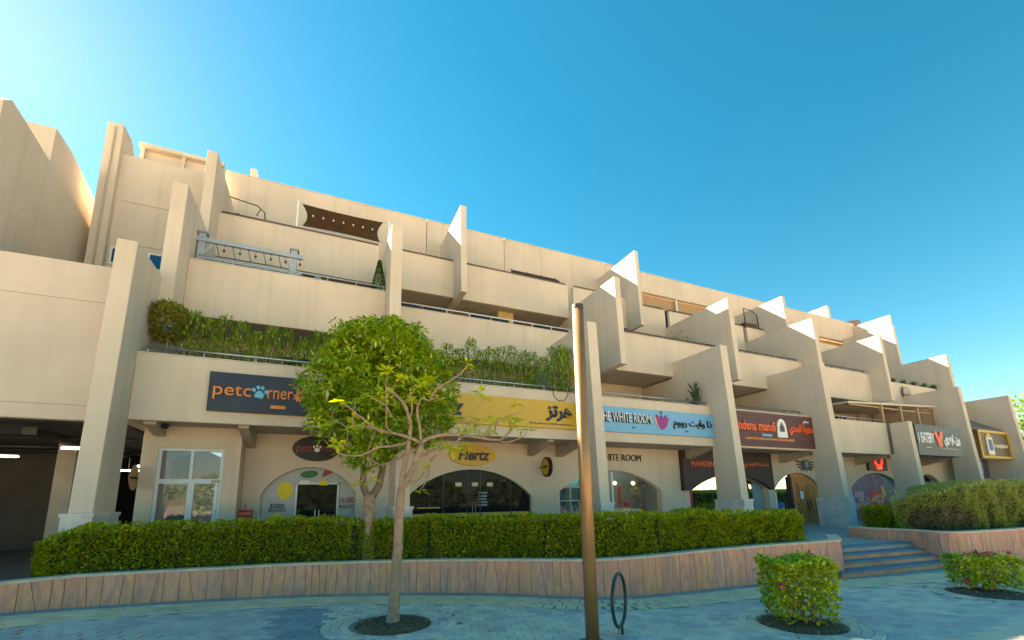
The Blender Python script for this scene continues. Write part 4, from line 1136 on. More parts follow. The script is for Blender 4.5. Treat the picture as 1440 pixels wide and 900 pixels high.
m.build('script_lettering', M['beige_p'], t)

# signs on the shop wall
def oval_sign(label, cx, cz, rx, rz, y, mat, rim=None):
    t = thing('oval_sign', label, 'sign', (cx, y, cz - rz))
    if rim: MB().prism(oval(cx, cz, rx, rz, 40), 'y', y - .08, y).build('rim', rim, t)
    MB().prism(oval(cx, cz, rx * (.95 if rim else 1), rz * (.95 if rim else 1), 40), 'y', y - .1, y - (.0 if not rim else .01)).build('board', mat, t)
    return t
y0 = SY - .003
t = oval_sign('black oval sign with dark red letters above the arched shop window', -.1, 4.17, .76, .44, y0, M['black'], M['dark_metal'])
text('petc', .3, -.47, 4.12, y0 - .1, M['dark_red'], t, width=.54, depth=.02); text('rner', .19, .29, 4.16, y0 - .1, M['dark_red'], t, width=.46, depth=.02)
m = MB().prism(oval(-.08, 4.12, .09, .08, 14), 'y', y0 - .115, y0 - .1)
for dx in (-.1, 0, .1): m.prism(oval(-.08 + dx, 4.26 - abs(dx) * .3, .035, .05, 10), 'y', y0 - .115, y0 - .1)
m.build('paw_emblem', M['white'], t)
t = oval_sign('yellow oval sign with black slanted letters above the dark glazed arch', 5.72, 4.08, .98, .42, y0, M['sign_yellow'])
text('Hertz', .46, 5.75, 4.1, y0 - .1, M['black'], t, width=1.35, depth=.03, bold=.03, shear=.25)
t = thing('blade_sign', 'round yellow sign with a black rim sticking out from the shop wall', 'sign', (8.85, SY, 3.2))
m = MB(); bx = 8.8
MB().prism(oval(16.2, 3.62, .38, .42, 32), 'x', bx - .07, bx + .07).build('rim', M['black'], t)
MB().prism(oval(16.2, 3.62, .30, .34, 32), 'x', bx - .085, bx + .085).build('disc', M['sign_yellow'], t)
MB().box(bx - .095, bx - .086, 16.02, 16.38, 3.58, 3.68).build('small_print', M['black'], t)
MB().tube([(bx, 16.55, 3.62), (bx, SY, 3.62)], .035).build('bracket', M['black'], t)
t = thing('wall_lettering', 'black serif capitals fixed to the beige wall above the shelf window', 'sign', (12.9, SY, 4.0))
text('THE WHITE ROOM', .32, 12.63, 4.17, y0, M['black'], t, width=3.35, depth=.04)
t = thing('winged_emblem', 'dark green winged badge on the wall over the wooden door', 'emblem', (26.7, SY, 3.8))
m = MB()
for sgn in (-1, 1):
    for k in range(5):
        a = .25 - k * .3; r = .95 - .08 * k
        c0, s0 = math.cos(a), math.sin(a)
        pts = [(26.75 + sgn * (.3 * c0), 4.1 + .3 * s0 - .045), (26.75 + sgn * (r * c0), 4.1 + r * s0 * .75 - .03), (26.75 + sgn * (r * c0 - .04), 4.1 + r * s0 * .75 + .05), (26.75 + sgn * (.3 * c0), 4.1 + .3 * s0 + .045)]
        MB().prism(pts, 'y', y0 - .05, y0).build('feather', M['dark_metal'], t)
MB().prism([(26.47, 4.35), (27.03, 4.35), (27.0, 4.0), (26.75, 3.68), (26.5, 4.0)], 'y', y0 - .07, y0).build('shield', M['teal'], t)
MB().prism([(26.6, 4.26), (26.9, 4.26), (26.88, 4.02), (26.75, 3.85), (26.62, 4.02)], 'y', y0 - .085, y0 - .071).build('shield_face', M['hydrant'], t)
t = thing('light_box_sign', 'black square sign with a glowing red bull head over the printed window', 'sign', (34.0, SY, 3.75))
MB().box(33.0, 35.1, SY - .15, y0, 3.78, 4.6).build('box', M['black'], t)
m = MB(); m.tube([(33.7, SY - .16, 4.55), (33.75, SY - .16, 4.3), (33.95, SY - .16, 4.12), (34.25, SY - .16, 4.12), (34.5, SY - .16, 4.3), (34.55, SY - .16, 4.55)], .06); m.prism([(33.9, 3.88), (34.35, 3.88), (34.4, 4.14), (33.85, 4.14)], 'y', SY - .2, SY - .151)
m.build('bull_emblem', M['red_neon'], t)
t = thing('wall_banner', 'small yellow banner on the wall below the grey green box sign', 'sign', (37.7, SY, 3.2))
MB().box(37.5, 38.2, SY - .06, y0, 3.1, 4.0).build('board', M['yellow_p'], t); MB().box(37.3, 37.9, SY - .09, SY - .061, 3.75, 4.15).build('top_board', M['navy'], t)
t = thing('poster_panel', 'tall dark poster of people standing under the gold framed sign', 'poster', (44.9, 15.2, UP))
MB().box(43.2, 45.2, 15.2, 15.3, UP, 5.0).build('board', M['navy'], t)
for k, (x, z, w, h, c) in enumerate(((43.5, 1.4, .5, 1.6, 'hydrant'), (44.2, 1.2, .45, 1.8, 'blue_p'), (44.7, 1.6, .3, 1.4, 'dark_red'), (43.7, 3.6, .6, .9, 'hydrant'))):
    MB().box(x, x + w, 15.19 - .001 * k, 15.199, z, z + h).build('print', M[c], t)
    MB().prism(oval(x + w / 2, z + h + .12, .1, .13, 14), 'y', 15.189 - .001 * k, 15.199).build('print', M['beige_p'], t)
t = thing('tile_awning', 'steep brown tiled awning above the gold framed sign', 'awning', (43, 15.5, 6.6))
m = MB()
for k in range(22):
    x = 39.65 + k * .31
    MB().hexa([(x, 14.4, 6.62), (x + .28, 14.4, 6.62), (x + .28, 18.0, 8.95), (x, 18.0, 8.95), (x, 14.4, 6.72), (x + .28, 14.4, 6.72), (x + .28, 18.0, 9.05), (x, 18.0, 9.05)]).build('tile_row', M['slate'], t)
MB().hexa([(39.64, 14.5, 6.56), (46.06, 14.5, 6.56), (46.06, 18.0, 8.85), (39.64, 18.0, 8.85), (39.64, 14.5, 6.6), (46.06, 14.5, 6.6), (46.06, 18.0, 8.9), (39.64, 18.0, 8.9)]).build('awning_deck', M['brown_clad'], t)

# ------------------------------------------------------------------ things on the balconies
t = thing('steel_pergola', 'grey blue steel pergola frame with hanging bulbs on the upper left balcony', 'pergola', (-2.9, 17.6, 10.6))
for x in (-4.3, -1.33):
    MB().box(x - .11, x + .11, 17.5, 17.72, 9.3, 11.95).build('post', M['steel_blue'], t)
MB().box(-4.62, -1.02, 17.44, 17.56, 11.62, 11.78).build('beam', M['steel_blue'], t); MB().box(-4.62, -1.02, 19.4, 19.52, 11.62, 11.78).build('beam', M['steel_blue'], t)
MB().box(-4.2, -1.02, 17.56, 17.66, 11.0, 11.12).build('lower_beam', M['steel_blue'], t)
for k in range(6):
    x = -3.85 + k * .5
    MB().tube([(x, 17.5, 11.62), (x + .12, 17.55, 11.12)], .012).build('cord', M['dark_metal'], t)
    b = MB().tube([(x + .25, 17.5, 11.62), (x + .25, 17.5, 11.45)], .008).build('flex', M['dark_metal'], t)
    MB().ellip((x + .25, 17.5, 11.4), (.04, .04, .06), 10, 6).build('bulb', M['dark_metal'], b)
MB().tube([(-4.25, 17.52, 11.15), (-3.95, 17.52, 11.6)], .035).build('brace', M['steel_blue'], t); MB().tube([(-1.38, 17.52, 11.15), (-1.65, 17.52, 11.6)], .035).build('brace', M['steel_blue'], t)
for x in (-4.3, -1.33): MB().box(x - .16, x + .16, 17.46, 17.76, 11.951, 12.02).build('post_cap', M['hydrant'], t)
t = thing('garden_lantern', 'small grey domed lantern standing behind the balcony rail', 'lantern', (-.44, 17.35, 10.0))
MB().prism(oval(-.44, 17.35, .1, .1, 12), 'z', 9.3, 10.72).build('stand', M['hydrant'], t)
MB().ellip((-.44, 17.35, 10.85), (.14, .14, .16), 14, 8).build('dome', M['hydrant'], t); MB().box(-.6, -.28, 17.27, 17.43, 10.62, 10.72).build('rim', M['hydrant'], t)
t = thing('topiary_cone', 'green cone shaped artificial bush beside the balcony fin', 'plant', (1.85, 17.4, 9.3))
MB().prism(oval(1.85, 17.4, .08, .08, 10), 'z', 9.3, 10.5).build('stem', M['bark2'], t)
n = 2600; h = rng.uniform(0, 1, n); a = rng.uniform(0, 2 * PI, n); rr = .34 * (1 - h) + .02
P = np.stack([1.85 + rr * np.cos(a), 17.4 + rr * np.sin(a), 10.3 + 1.85 * h], 1); D = np.stack([np.cos(a), np.sin(a), np.full(n, .4)], 1)
leaf_mesh('foliage', P, D, np.tile([0, 0, 1.0], (n, 1)), .07, .5, M['turf'], t)['kind'] = 'stuff'
t = thing('shade_canopy', 'dark brown sail canopy with small bulbs stretched between two white poles', 'canopy', (.5, 21.2, 14.5))
N, K = 16, 6; m = MB()
for j in range(K + 1):
    for i in range(N + 1):
        u, v = i / N, j / K
        x0, x1 = -1.43 + .22 * math.sin(PI * v), 2.35 - .2 * math.sin(PI * v)
        x = x0 + (x1 - x0) * u; z = 16.5 - .10 * v - .05 * math.sin(PI * u) * (1 - v); y = 21.2 + 1.72 * v - .1 * math.sin(PI * u) * v
        m.v.append((x * (1 + .02 * v), y, z))
for j in range(K):
    for i in range(N):
        a = j * (N + 1) + i; m.f.append((a, a + 1, a + N + 2, a + N + 1))
cl = m.build('canvas', M['canvas'], t, smooth=True)
for k in range(7):
    x = -.95 + k * .47
    MB().ellip((x, 21.7, 16.3), (.04, .04, .05), 8, 6).build('bulb', M['white'], cl)
for x in (-1.6, 2.62): MB().tube([(x, 21.1, 13.2), (x, 21.1, 16.6)], .05).build('pole', M['white'], t)
m = MB().tube([(-1.6, 21.1, 16.5), (-1.43, 21.2, 16.5)], .01).tube([(-1.6, 21.1, 15.2), (-1.3, 21.05, 15.35)], .01).tube([(2.62, 21.1, 16.5), (2.35, 21.2, 16.5)], .01).tube([(2.62, 21.1, 15.2), (2.2, 21.05, 15.35)], .01); m.build('guy_rope', M['soffit'], t)
t = thing('drying_frame', 'thin bent metal frame at the top left corner balcony', 'frame', (-3.5, 20.9, 14.5))
MB().tube([(-4.3, 20.8, 15.75), (-3.2, 20.8, 15.6), (-2.9, 20.8, 15.35), (-2.8, 20.8, 14.6)], .025).tube([(-3.05, 20.8, 15.5), (-3.2, 20.8, 15.1)], .02).build('tube_frame', M['dark_metal'], t)
MB().tube([(-4.2, 20.8, 14.95), (-3.2, 20.8, 14.9)], .02).build('cross_rail', M['soffit'], t); MB().tube([(-3.9, 20.8, 14.55), (-3.9, 20.8, 15.0)], .06).build('dark_bottle', M['navy'], t)
t = thing('folded_awning', 'dark slatted bench like frame leaning on the upper middle balcony rail', 'awning', (11.2, 20.9, 14.6))
for k in range(4):
    MB().hexa([(9.5 + .06 * k, 20.9 + .12 * k, 15.1 + .1 * k), (12.6, 20.9 + .12 * k, 15.1 + .1 * k), (12.6, 21.0 + .12 * k, 15.1 + .1 * k), (9.5 + .06 * k, 21.0 + .12 * k, 15.1 + .1 * k), (9.5 + .06 * k, 20.9 + .12 * k, 15.15 + .1 * k), (12.6, 20.9 + .12 * k, 15.15 + .1 * k), (12.6, 21.0 + .12 * k, 15.15 + .1 * k), (9.5 + .06 * k, 21.0 + .12 * k, 15.15 + .1 * k)]).build('slat', M['brown_clad'], t)
for x in (9.6, 10.6, 11.6, 12.5): MB().tube([(x, 20.95, 14.5), (x, 21.3, 15.5)], .03).build('arm', M['dark_metal'], t)
t = thing('balcony_gate', 'small curved metal gate with a dark basket on the upper right balcony', 'gate', (28.7, 21.0, 14.5))
m = MB().tube([(28.6 + .0, 21, 14.55), (28.6, 21, 16.2), (29.4, 21, 16.15), (30.0, 21, 15.9), (30.1, 21, 14.55)], .035)
for k in range(6): m.tube([(28.75 + .24 * k, 21, 14.6), (28.75 + .24 * k, 21, 16.1 - .03 * k)], .012)
m.build('gate_frame', M['dark_metal'], t); MB().box(28.7, 30.0, 21.1, 21.5, 14.55, 15.15).build('basket', M['canvas'], t)
t = thing('bulb_string', 'drooping string of small bulbs tied to the upper right balcony', 'string lights', (31, 20.9, 14.5))
m = MB().tube([(30.3, 20.95, 15.4), (31.5, 20.95, 15.3), (32.8, 20.95, 15.6), (34.2, 20.95, 16.0)], .015); m.build('cord', M['dark_metal'], t)
for k in range(9):
    x = 30.5 + k * .42; MB().tube([(x, 20.95, 14.95), (x, 20.95, 15.35 + .06 * max(0, k - 3))], .02, 6).build('bulb', M['dark_metal'], t)
t = thing('potted_figure', 'dark narrow pot and statue on the upper right balcony rail', 'ornament', (32.2, 20.85, 14.5))
MB().ellip((31.6, 20.85, 14.95), (.12, .12, .4), 10, 8).build('figure', M['black'], t); MB().ellip((32.05, 20.85, 14.8), (.1, .1, .25), 10, 8).build('pot', M['black'], t)
t = thing('satellite_dish', 'pale round satellite dish peeping over the balcony above the pergola', 'dish', (39.4, 16.7, 9.0))
N = 20; m = MB(); m.v.append((39.4, 16.85, 9.55))
for k in (1, 2, 3):
    for i in range(N):
        a = 2 * PI * i / N; q = .52 * k / 3; m.v.append((39.4 + q * math.cos(a), 16.85 - .16 * (k / 3) ** 2, 9.55 + q * math.sin(a)))
for i in range(N):
    j = (i + 1) % N; m.f.append((0, 1 + i, 1 + j))
    for k in (0, 1): m.f.append((1 + k * N + i, 1 + (k + 1) * N + i, 1 + (k + 1) * N + j, 1 + k * N + j))
m.build('reflector', M['soffit'], t, smooth=True); MB().tube([(39.4, 16.85, 9.5), (39.4, 16.4, 9.3)], .02).build('arm', M['dark_metal'], t); MB().tube([(39.4, 16.9, 8.7), (39.4, 16.9, 9.5)], .04).build('mast', M['dark_metal'], t)
for k in range(5):
    x = 38.3 + k * 1.45
    t = thing('rail_planter', ('first small dark plant pot on the far balcony rail, next to the fin', 'second small plant pot from the fin on the far balcony rail', 'middle one of five small plant pots on the far balcony rail', 'fourth small dark pot from the fin on the far balcony rail', 'small dark plant pot at the right end of the far balcony rail')[k], 'plant pot', (x, 16.95, 10.3), 'small pots on the far balcony rail')
    MB().prism(oval(x, 16.97, .2, .16, 12), 'z', 10.33, 10.52).build('pot', M['black'], t)
    n = 60; P = np.tile([x, 16.97, 10.52], (n, 1)) + rng.normal(0, .1, (n, 3)) * [1, .8, .3]
    leaf_mesh('foliage', P, rand_dirs(n) + [0, 0, .8], rand_dirs(n), .18, .3, M['lf_shrub'], t)['kind'] = 'stuff'
MB().tube([(35.8, 17.0, 10.38), (44.2, 17.0, 10.38)], .025).build('railing', M['brown_rail'], BLD)
# timber pergola over the balcony of the grey green sign
t = thing('timber_pergola', 'light canopy on slim tan posts over the balcony behind the box sign', 'pergola', (34, 15.6, 6.6))
MB().hexa([(29.2, 15.3, 7.75), (38.9, 15.1, 8.1), (38.9, 18.9, 8.3), (29.2, 18.9, 7.95), (29.2, 15.3, 7.86), (38.9, 15.1, 8.22), (38.9, 18.9, 8.42), (29.2, 18.9, 8.07)]).build('roof_sheet', M['beige_p'], t)
for x, y in ((32.6, 15.3), (34.8, 15.3), (36.9, 15.3), (38.8, 15.25), (35.2, 18.0), (37.2, 18.0)):
    MB().box(x - .08, x + .08, y - .08, y + .08, 5.3, 7.9 + .02 * (x - 32)).build('post', M['tan_post'], t)
MB().box(29.3, 38.85, 15.32, 15.40, 7.66, 7.74).build('front_beam', M['tan_post'], t)
# ------------------------------------------------------------------ street furniture and small things
t = thing('lamp_pole', 'tall plain bronze pole in the foreground, cut off at the top', 'pole', (4.19, 6.35, 0))
m = MB().tube([(4.19, 6.35, 0), (4.19, 6.35, 5.72)], [.112, .102], 28); m.build('shaft', M['bronze'], t, smooth=True)
MB().tube([(4.19, 6.35, 5.72), (4.19, 6.35, 5.79)], [.108, .104], 28).build('cap', M['cap'], t)
MB().tube([(4.19, 6.35, -.02), (4.19, 6.35, .03)], [.22, .22], 24).build('base_plate', M['bronze'], t)
t = thing('bicycle_ring', 'dark green black steel ring standing on the paving beside the bronze pole', 'bike rack', (4.88, 6.52, 0))
az = R(52); dx, dy = math.sin(az), math.cos(az)
m = MB().tube([(4.88 + .43 * math.cos(a) * dx, 6.52 + .43 * math.cos(a) * dy, .56 + .43 * math.sin(a)) for a in np.linspace(0, 2 * PI, 48, endpoint=False)], .03, 10, closed=True)
m.build('ring', M['tyre'], t, smooth=True)
MB().tube([(4.88 + .05 * dx, 6.52 + .05 * dy, -.02), (4.88 + .05 * dx, 6.52 + .05 * dy, .16)], .035).build('foot', M['tyre'], t); MB().tube([(4.88 - .09 * dx, 6.52 - .09 * dy, .05), (4.88 - .09 * dx, 6.52 - .09 * dy, .17)], .028).build('foot', M['steel'], t)
t = thing('floor_sign', 'small dark red board leaning by the wall between the glass entrance and the arched window', 'sign', (-2.05, 16.45, UP))
MB().hexa([(-2.32, 16.3, UP), (-1.86, 16.3, UP), (-1.86, 16.34, UP), (-2.32, 16.34, UP), (-2.32, 16.5, 2.1), (-1.86, 16.5, 2.1), (-1.86, 16.54, 2.1), (-2.32, 16.54, 2.1)]).build('board', M['red'], t)
MB().box(-2.28, -1.9, 16.44, 16.47, 1.95, 2.02).build('print', M['orange'], t); MB().box(-2.22, -1.96, 16.39, 16.42, 1.72, 1.78).build('print', M['film'], t)
MB().tube([(-2.1, 16.6, 2.0), (-2.1, 16.65, 2.3)], .02).build('handle', M['tan_post'], t)
t = thing('round_mirror', 'back of a round tan mirror fixed between the end fin and the glass entrance', 'mirror', (-4.9, 15.9, 3.0))
N = 24; m = MB(); m.v.append((-4.86, 15.7, 3.08))
for k in (1, 2, 3):
    for i in range(N):
        a = 2 * PI * i / N; m.v.append((-4.86 + .09 * (k / 3) ** 2, 15.7 + .36 * k / 3 * math.cos(a), 3.08 + .36 * k / 3 * math.sin(a)))
for i in range(N):
    j = (i + 1) % N; m.f.append((0, 1 + i, 1 + j))
    for k in (0, 1): m.f.append((1 + k * N + i, 1 + (k + 1) * N + i, 1 + (k + 1) * N + j, 1 + k * N + j))
m.build('mirror_back', M['tan_post'], t, smooth=True); MB().tube([(-4.86, 15.7, 3.08), (-4.78, 16.0, 3.08)], .03).build('arm', M['dark_metal'], t)
t = thing('litter_bin', 'small dark bin beside the white plinth right of the wooden door', 'bin', (28.6, 15.6, UP))
MB().prism(oval(28.9, 16.1, .22, .22, 16), 'z', UP + .5, UP + 1.4).build('drum', M['dark_metal'], t); MB().box(28.66, 28.72, 16.0, 16.2, UP, UP + 1.5).box(29.08, 29.14, 16.0, 16.2, UP, UP + 1.5).build('frame', M['dark_metal'], t)
t = thing('wall_cable_loop', 'thin cable loop hanging over the parapet above the yellow board', 'cable', (8.8, 14.7, 6.5))
MB().tube([(8.35, 14.73, 6.6), (8.42, 14.71, 6.3), (8.62, 14.71, 6.15), (8.9, 14.71, 6.18), (9.05, 14.71, 6.4), (9.07, 14.73, 6.6)], .012).build('cable', M['dark_metal'], t)
# ------------------------------------------------------------------ vegetation
def branch_tube(mb, pts, r0, r1, n=8, wob=0.0):
    P = catmull([tuple(p) for p in pts], 0.12)
    k = len(P)
    mb.tube([Vector(p) + Vector((random.uniform(-wob, wob), random.uniform(-wob, wob), random.uniform(-wob, wob))) for p in P], [r0 + (r1 - r0) * (i / (k - 1)) ** 0.8 for i in range(k)], n)

def rosettes(centres, per, size, droop, spread=0.03, up=0.5):
    P, D, U, S = [], [], [], []
    for c in centres:
        ax = Vector((random.gauss(0, .35), random.gauss(0, .35), 1)).normalized()
        a0 = random.random() * 6.28
        q = ax.orthogonal().normalized(); w = ax.cross(q)
        n = per + random.randint(-2, 2)
        for k in range(n):
            a = a0 + 2 * PI * k / n + random.uniform(-.2, .2)
            el = random.uniform(droop, up)
            d = (q * math.cos(a) + w * math.sin(a)) * math.cos(el) + ax * math.sin(el)
            P.append(tuple(Vector(c) + d * spread)); D.append(tuple(d)); U.append(tuple(ax)); S.append(size * random.uniform(.7, 1.2))
    return np.array(P), np.array(D), np.array(U), np.array(S)

# foreground tree: bare twisting limbs, tip leaves with sunlit yellow put into their green
BR = {
'trunk' : [(1.45, 8.95, -0.05), (1.48, 8.95, 0.75), (1.51, 8.95, 1.54), (1.52, 8.95, 2.16), (1.54, 8.95, 2.53)],
'a' : [(1.54, 8.95, 2.53), (1.66, 8.98, 2.75), (1.86, 9.02, 3.18), (1.95, 9.05, 3.48)] ,
'b' : [(1.54, 8.95, 2.53), (1.57, 9.0, 2.79), (1.66, 9.05, 3.36), (1.71, 9.1, 3.7), (1.71, 9.15, 4.04), (1.56, 9.2, 4.37), (1.35, 9.25, 4.58), (1.25, 9.3, 4.69)] ,
'right' : [(1.95, 9.05, 3.48), (2.1, 9.0, 3.61), (2.44, 8.95, 3.67), (2.77, 8.9, 3.68), (3.19, 8.85, 3.63), (3.61, 8.8, 3.59), (3.86, 8.75, 3.8), (3.91, 8.7, 3.95)] ,
'left' : [(1.95, 9.05, 3.48), (1.64, 8.96, 3.6), (1.3, 8.88, 3.66), (0.94, 8.79, 3.72), (0.77, 8.71, 3.85), (0.6, 8.62, 3.95), (0.46, 8.54, 4.05), (0.31, 8.45, 4.11)] ,
'up' : [(1.95, 9.05, 3.48), (1.89, 9.09, 3.92), (1.86, 9.13, 4.27), (1.96, 9.17, 4.49), (2.14, 9.21, 4.45), (2.32, 9.25, 4.6)] ,
'r2' : [(1.87, 9.03, 3.18), (2.08, 9.11, 3.28), (2.26, 9.2, 3.37), (2.6, 9.28, 3.47), (2.92, 9.37, 3.7), (3.06, 9.45, 3.93)] ,
'r3' : [(1.58, 8.95, 2.59), (1.9, 8.75, 2.79), (2.02, 8.55, 3.05), (2.07, 8.35, 3.17)] ,
'l2' : [(1.72, 9.15, 3.57), (1.55, 9.04, 3.45), (1.27, 8.92, 3.39), (0.99, 8.81, 3.32), (0.73, 8.69, 3.16), (0.36, 8.6, 3.18), (0.28, 8.62, 3.27)] ,
'l3' : [(1.8, 9.07, 3.36), (1.64, 9.15, 3.29), (1.47, 9.22, 3.14), (1.16, 9.3, 3.05), (0.96, 9.37, 3.19), (0.92, 9.45, 3.34)] ,
'tr' : [(2.14, 9.2, 4.44), (2.23, 9.09, 4.65), (2.36, 8.98, 4.76), (2.61, 8.87, 4.93), (2.73, 8.76, 5.03), (2.82, 8.65, 5.2)] ,
'r4' : [(2.44, 8.93, 3.66), (2.58, 8.83, 3.84), (2.77, 8.74, 4.02), (2.98, 8.64, 4.17), (3.09, 8.55, 4.34), (3.12, 8.45, 4.48)] ,
'r5' : [(3.18, 8.8, 3.62), (3.33, 8.87, 3.74), (3.6, 8.94, 4.03), (3.98, 9.01, 4.19), (4.29, 9.08, 4.34), (4.38, 9.15, 4.52)] ,
'r6' : [(3.59, 8.75, 3.58), (3.78, 8.65, 3.53), (4.08, 8.55, 3.67), (4.12, 8.45, 3.75)] ,
'v1' : [(1.29, 8.81, 3.65), (1.18, 8.67, 3.74), (1.14, 8.53, 4.14), (1.1, 8.39, 4.53), (1.1, 8.25, 4.67)] ,
'l4' : [(0.93, 8.65, 3.7), (0.68, 8.85, 3.77), (0.47, 9.05, 3.76), (0.23, 9.25, 3.93), (0.14, 9.45, 3.87)] ,
'v2' : [(1.71, 9.15, 4.04), (1.74, 9.05, 4.29), (1.66, 8.95, 4.52), (1.66, 8.85, 4.62)] ,
'v3' : [(2.77, 8.87, 3.67), (2.9, 9.0, 3.88), (3.09, 9.12, 4.04), (3.27, 9.25, 4.11)] }
LEAFP = [(0.22, 8.95, 4.08), (0.11, 9.25, 3.78), (0.6, 9.05, 4.35), (0.83, 8.65, 4.35), (1.08, 9.25, 4.43), (1.45, 9.15, 4.83), (1.82, 8.75, 4.68), (2.18, 9.35, 4.79), (2.43, 9.05, 4.5), (2.06, 9.15, 4.89), (2.87, 9.15, 4.07), (3.68, 9.05, 4.1), (3.27, 8.65, 3.85), (3.24, 9.25, 3.86), (2.9, 8.75, 3.69), (3.71, 9.35, 3.85), (3.77, 8.65, 4.03), (1.07, 9.35, 3.84), (1.36, 8.45, 3.85), (0.84, 9.15, 3.73), (0.59, 8.55, 3.69), (0.51, 9.35, 3.96), (1.88, 8.55, 2.98), (1.84, 8.65, 2.5), (0.79, 9.15, 2.68), (2.42, 9.25, 3.5), (2.59, 8.75, 3.35), (3.1, 9.25, 3.48), (0.39, 9.05, 3.34), (1.06, 8.75, 4.1), (1.34, 9.35, 4.4)]
t = thing('sparse_tree', 'slender young tree in the foreground with twisting bare limbs and yellow green leaf tips', 'tree', (1.45, 8.95, 0))
mb = MB(); branch_tube(mb, BR['trunk'], .108, .082, 14, .006); mb.tube([(1.45, 8.95, -.05), (1.45, 8.95, .06), (1.46, 8.95, .22)], [.17, .135, .108], 14)
trunk = mb.build('trunk', M['bark'], t, smooth=True)
RAD = {'a': (.09, .065), 'b': (.08, .03), 'right': (.062, .022), 'left': (.05, .016), 'up': (.045, .016), 'r2': (.04, .014), 'r3': (.05, .025), 'l2': (.038, .014), 'l3': (.032, .012), 'tr': (.03, .014)}
allp = []
for k, pts in BR.items():
    if k == 'trunk': continue
    r0, r1 = RAD.get(k, (.022, .009)); r0 *= .8; r1 *= .9; mb = MB(); branch_tube(mb, pts, r0, r1, 8, .01)
    mb.build('limb', M['bark'], trunk, smooth=True); allp += [(Vector(p), 1) for p in pts[2:]]
nodes = [p for p, _ in allp]
for lp in LEAFP:
    lp = Vector(lp); q = min(nodes, key=lambda p: (p - lp).length)
    mid = (q + lp) / 2 + Vector((random.uniform(-.08, .08), random.uniform(-.08, .08), random.uniform(-.1, .02)))
    mb = MB(); branch_tube(mb, [q, mid, lp], .016, .007, 6); mb.build('twig', M['bark'], trunk, smooth=True)
tips = [Vector(BR[k][-1]) for k in BR if k not in ('trunk', 'a', 'r3')] + [Vector(p) for p in LEAFP] + [Vector((1.86, 9.13, 4.35)), Vector((1.75, 9.0, 4.75)), Vector((2.0, 8.9, 4.8)), Vector((2.3, 9.2, 4.75)), Vector((1.55, 9.1, 4.75)), Vector((1.2, 8.9, 4.6))]
cs = []
for p in tips:
    for _ in range(random.randint(1, 3)): cs.append(p + Vector((random.gauss(0, .12), random.gauss(0, .12), random.gauss(0, .05))))
P, D, U, S = rosettes(cs, 8, .16, -.35, .02, .45)
leaf_mesh('crown', P, D, U, S, .42, M['lf_plum'], t)['kind'] = 'stuff'

# dense round tree behind it
t = thing('dense_tree', 'round dense bright green tree with a forked trunk standing behind the hedge', 'tree', (1.37, 12.75, .8))
mb = MB(); branch_tube(mb, [(1.37, 12.75, .7), (1.36, 12.75, 1.7), (1.33, 12.75, 2.5)], .17, .15, 12, .008)
trunk = mb.build('trunk', M['bark'], t, smooth=True)
for pts, r in (([(1.30, 12.75, 2.4), (1.15, 12.72, 2.8), (1.13, 12.7, 3.4), (1.0, 12.5, 4.4), (.6, 12.3, 5.6)], .105), ([(1.38, 12.75, 2.4), (1.58, 12.78, 2.75), (1.68, 12.75, 3.3), (1.9, 12.5, 4.4), (2.4, 12.3, 5.8)], .12), ([(1.1, 12.7, 3.3), (.8, 12.4, 3.9), (.2, 12.1, 4.7)], .06), ([(1.7, 12.7, 3.4), (2.3, 12.3, 4.0), (2.9, 12.2, 4.8)], .07), ([(1.65, 12.7, 3.5), (1.5, 12.1, 4.6), (1.5, 11.8, 6.2)], .07)):
    mb = MB(); branch_tube(mb, pts, r, .03, 10, .012); mb.build('limb', M['bark2'], trunk, smooth=True)
cen = []
lobes = [((1.5, 12.35, 6.1), (1.75, 1.55, 1.4)), ((.45, 12.15, 5.35), (1.25, 1.3, 1.1)), ((2.5, 12.3, 5.5), (1.3, 1.4, 1.25)), ((1.1, 11.9, 5.0), (1.4, 1.2, 1.0)), ((2.6, 12.1, 4.6), (1.1, 1.1, .95)), ((.3, 12.0, 4.5), (.9, 1.0, .75)), ((1.5, 12.0, 4.05), (1.3, 1.1, .6)), ((1.9, 12.3, 7.0), (.95, 1.0, .6)), ((1.15, 12.3, 3.45), (.7, .7, .4)), ((.9, 12.2, 6.75), (.9, .9, .6))]
lobes = [((1.5 + (c[0] - 1.5) * .86, c[1], 5.5 + (c[2] - 5.5) * .93), (r[0] * .88, r[1] * .92, r[2] * .92)) for c, r in lobes]
for (c, r) in lobes:
    n = int(420 * r[0] * r[2])
    d = rand_dirs(n); rad = rng.uniform(.6, 1.0, n) ** .35
    for i in range(n):
        p = Vector((c[0] + d[i, 0] * r[0] * rad[i], c[1] + d[i, 1] * r[1] * rad[i], c[2] + d[i, 2] * r[2] * rad[i]))
        p += Vector((random.gauss(0, .1), random.gauss(0, .1), random.gauss(0, .08)))
        if p.y > 14.3 or (1.95 < p.x < 2.7 and p.y > 13.3) or p.z < 3.1: continue
        if math.sin(p.x * 4.2 + p.z * 2.1) + math.sin(p.z * 5.1 - p.x * 2.3 + p.y * 3) < -1.35: continue
        cen.append(p)
P, D, U, S = rosettes(cen, 8, .21, -.85, .02, .3)
leaf_mesh('crown', P, D, U, S, .34, M['lf_tree'], t)['kind'] = 'stuff'

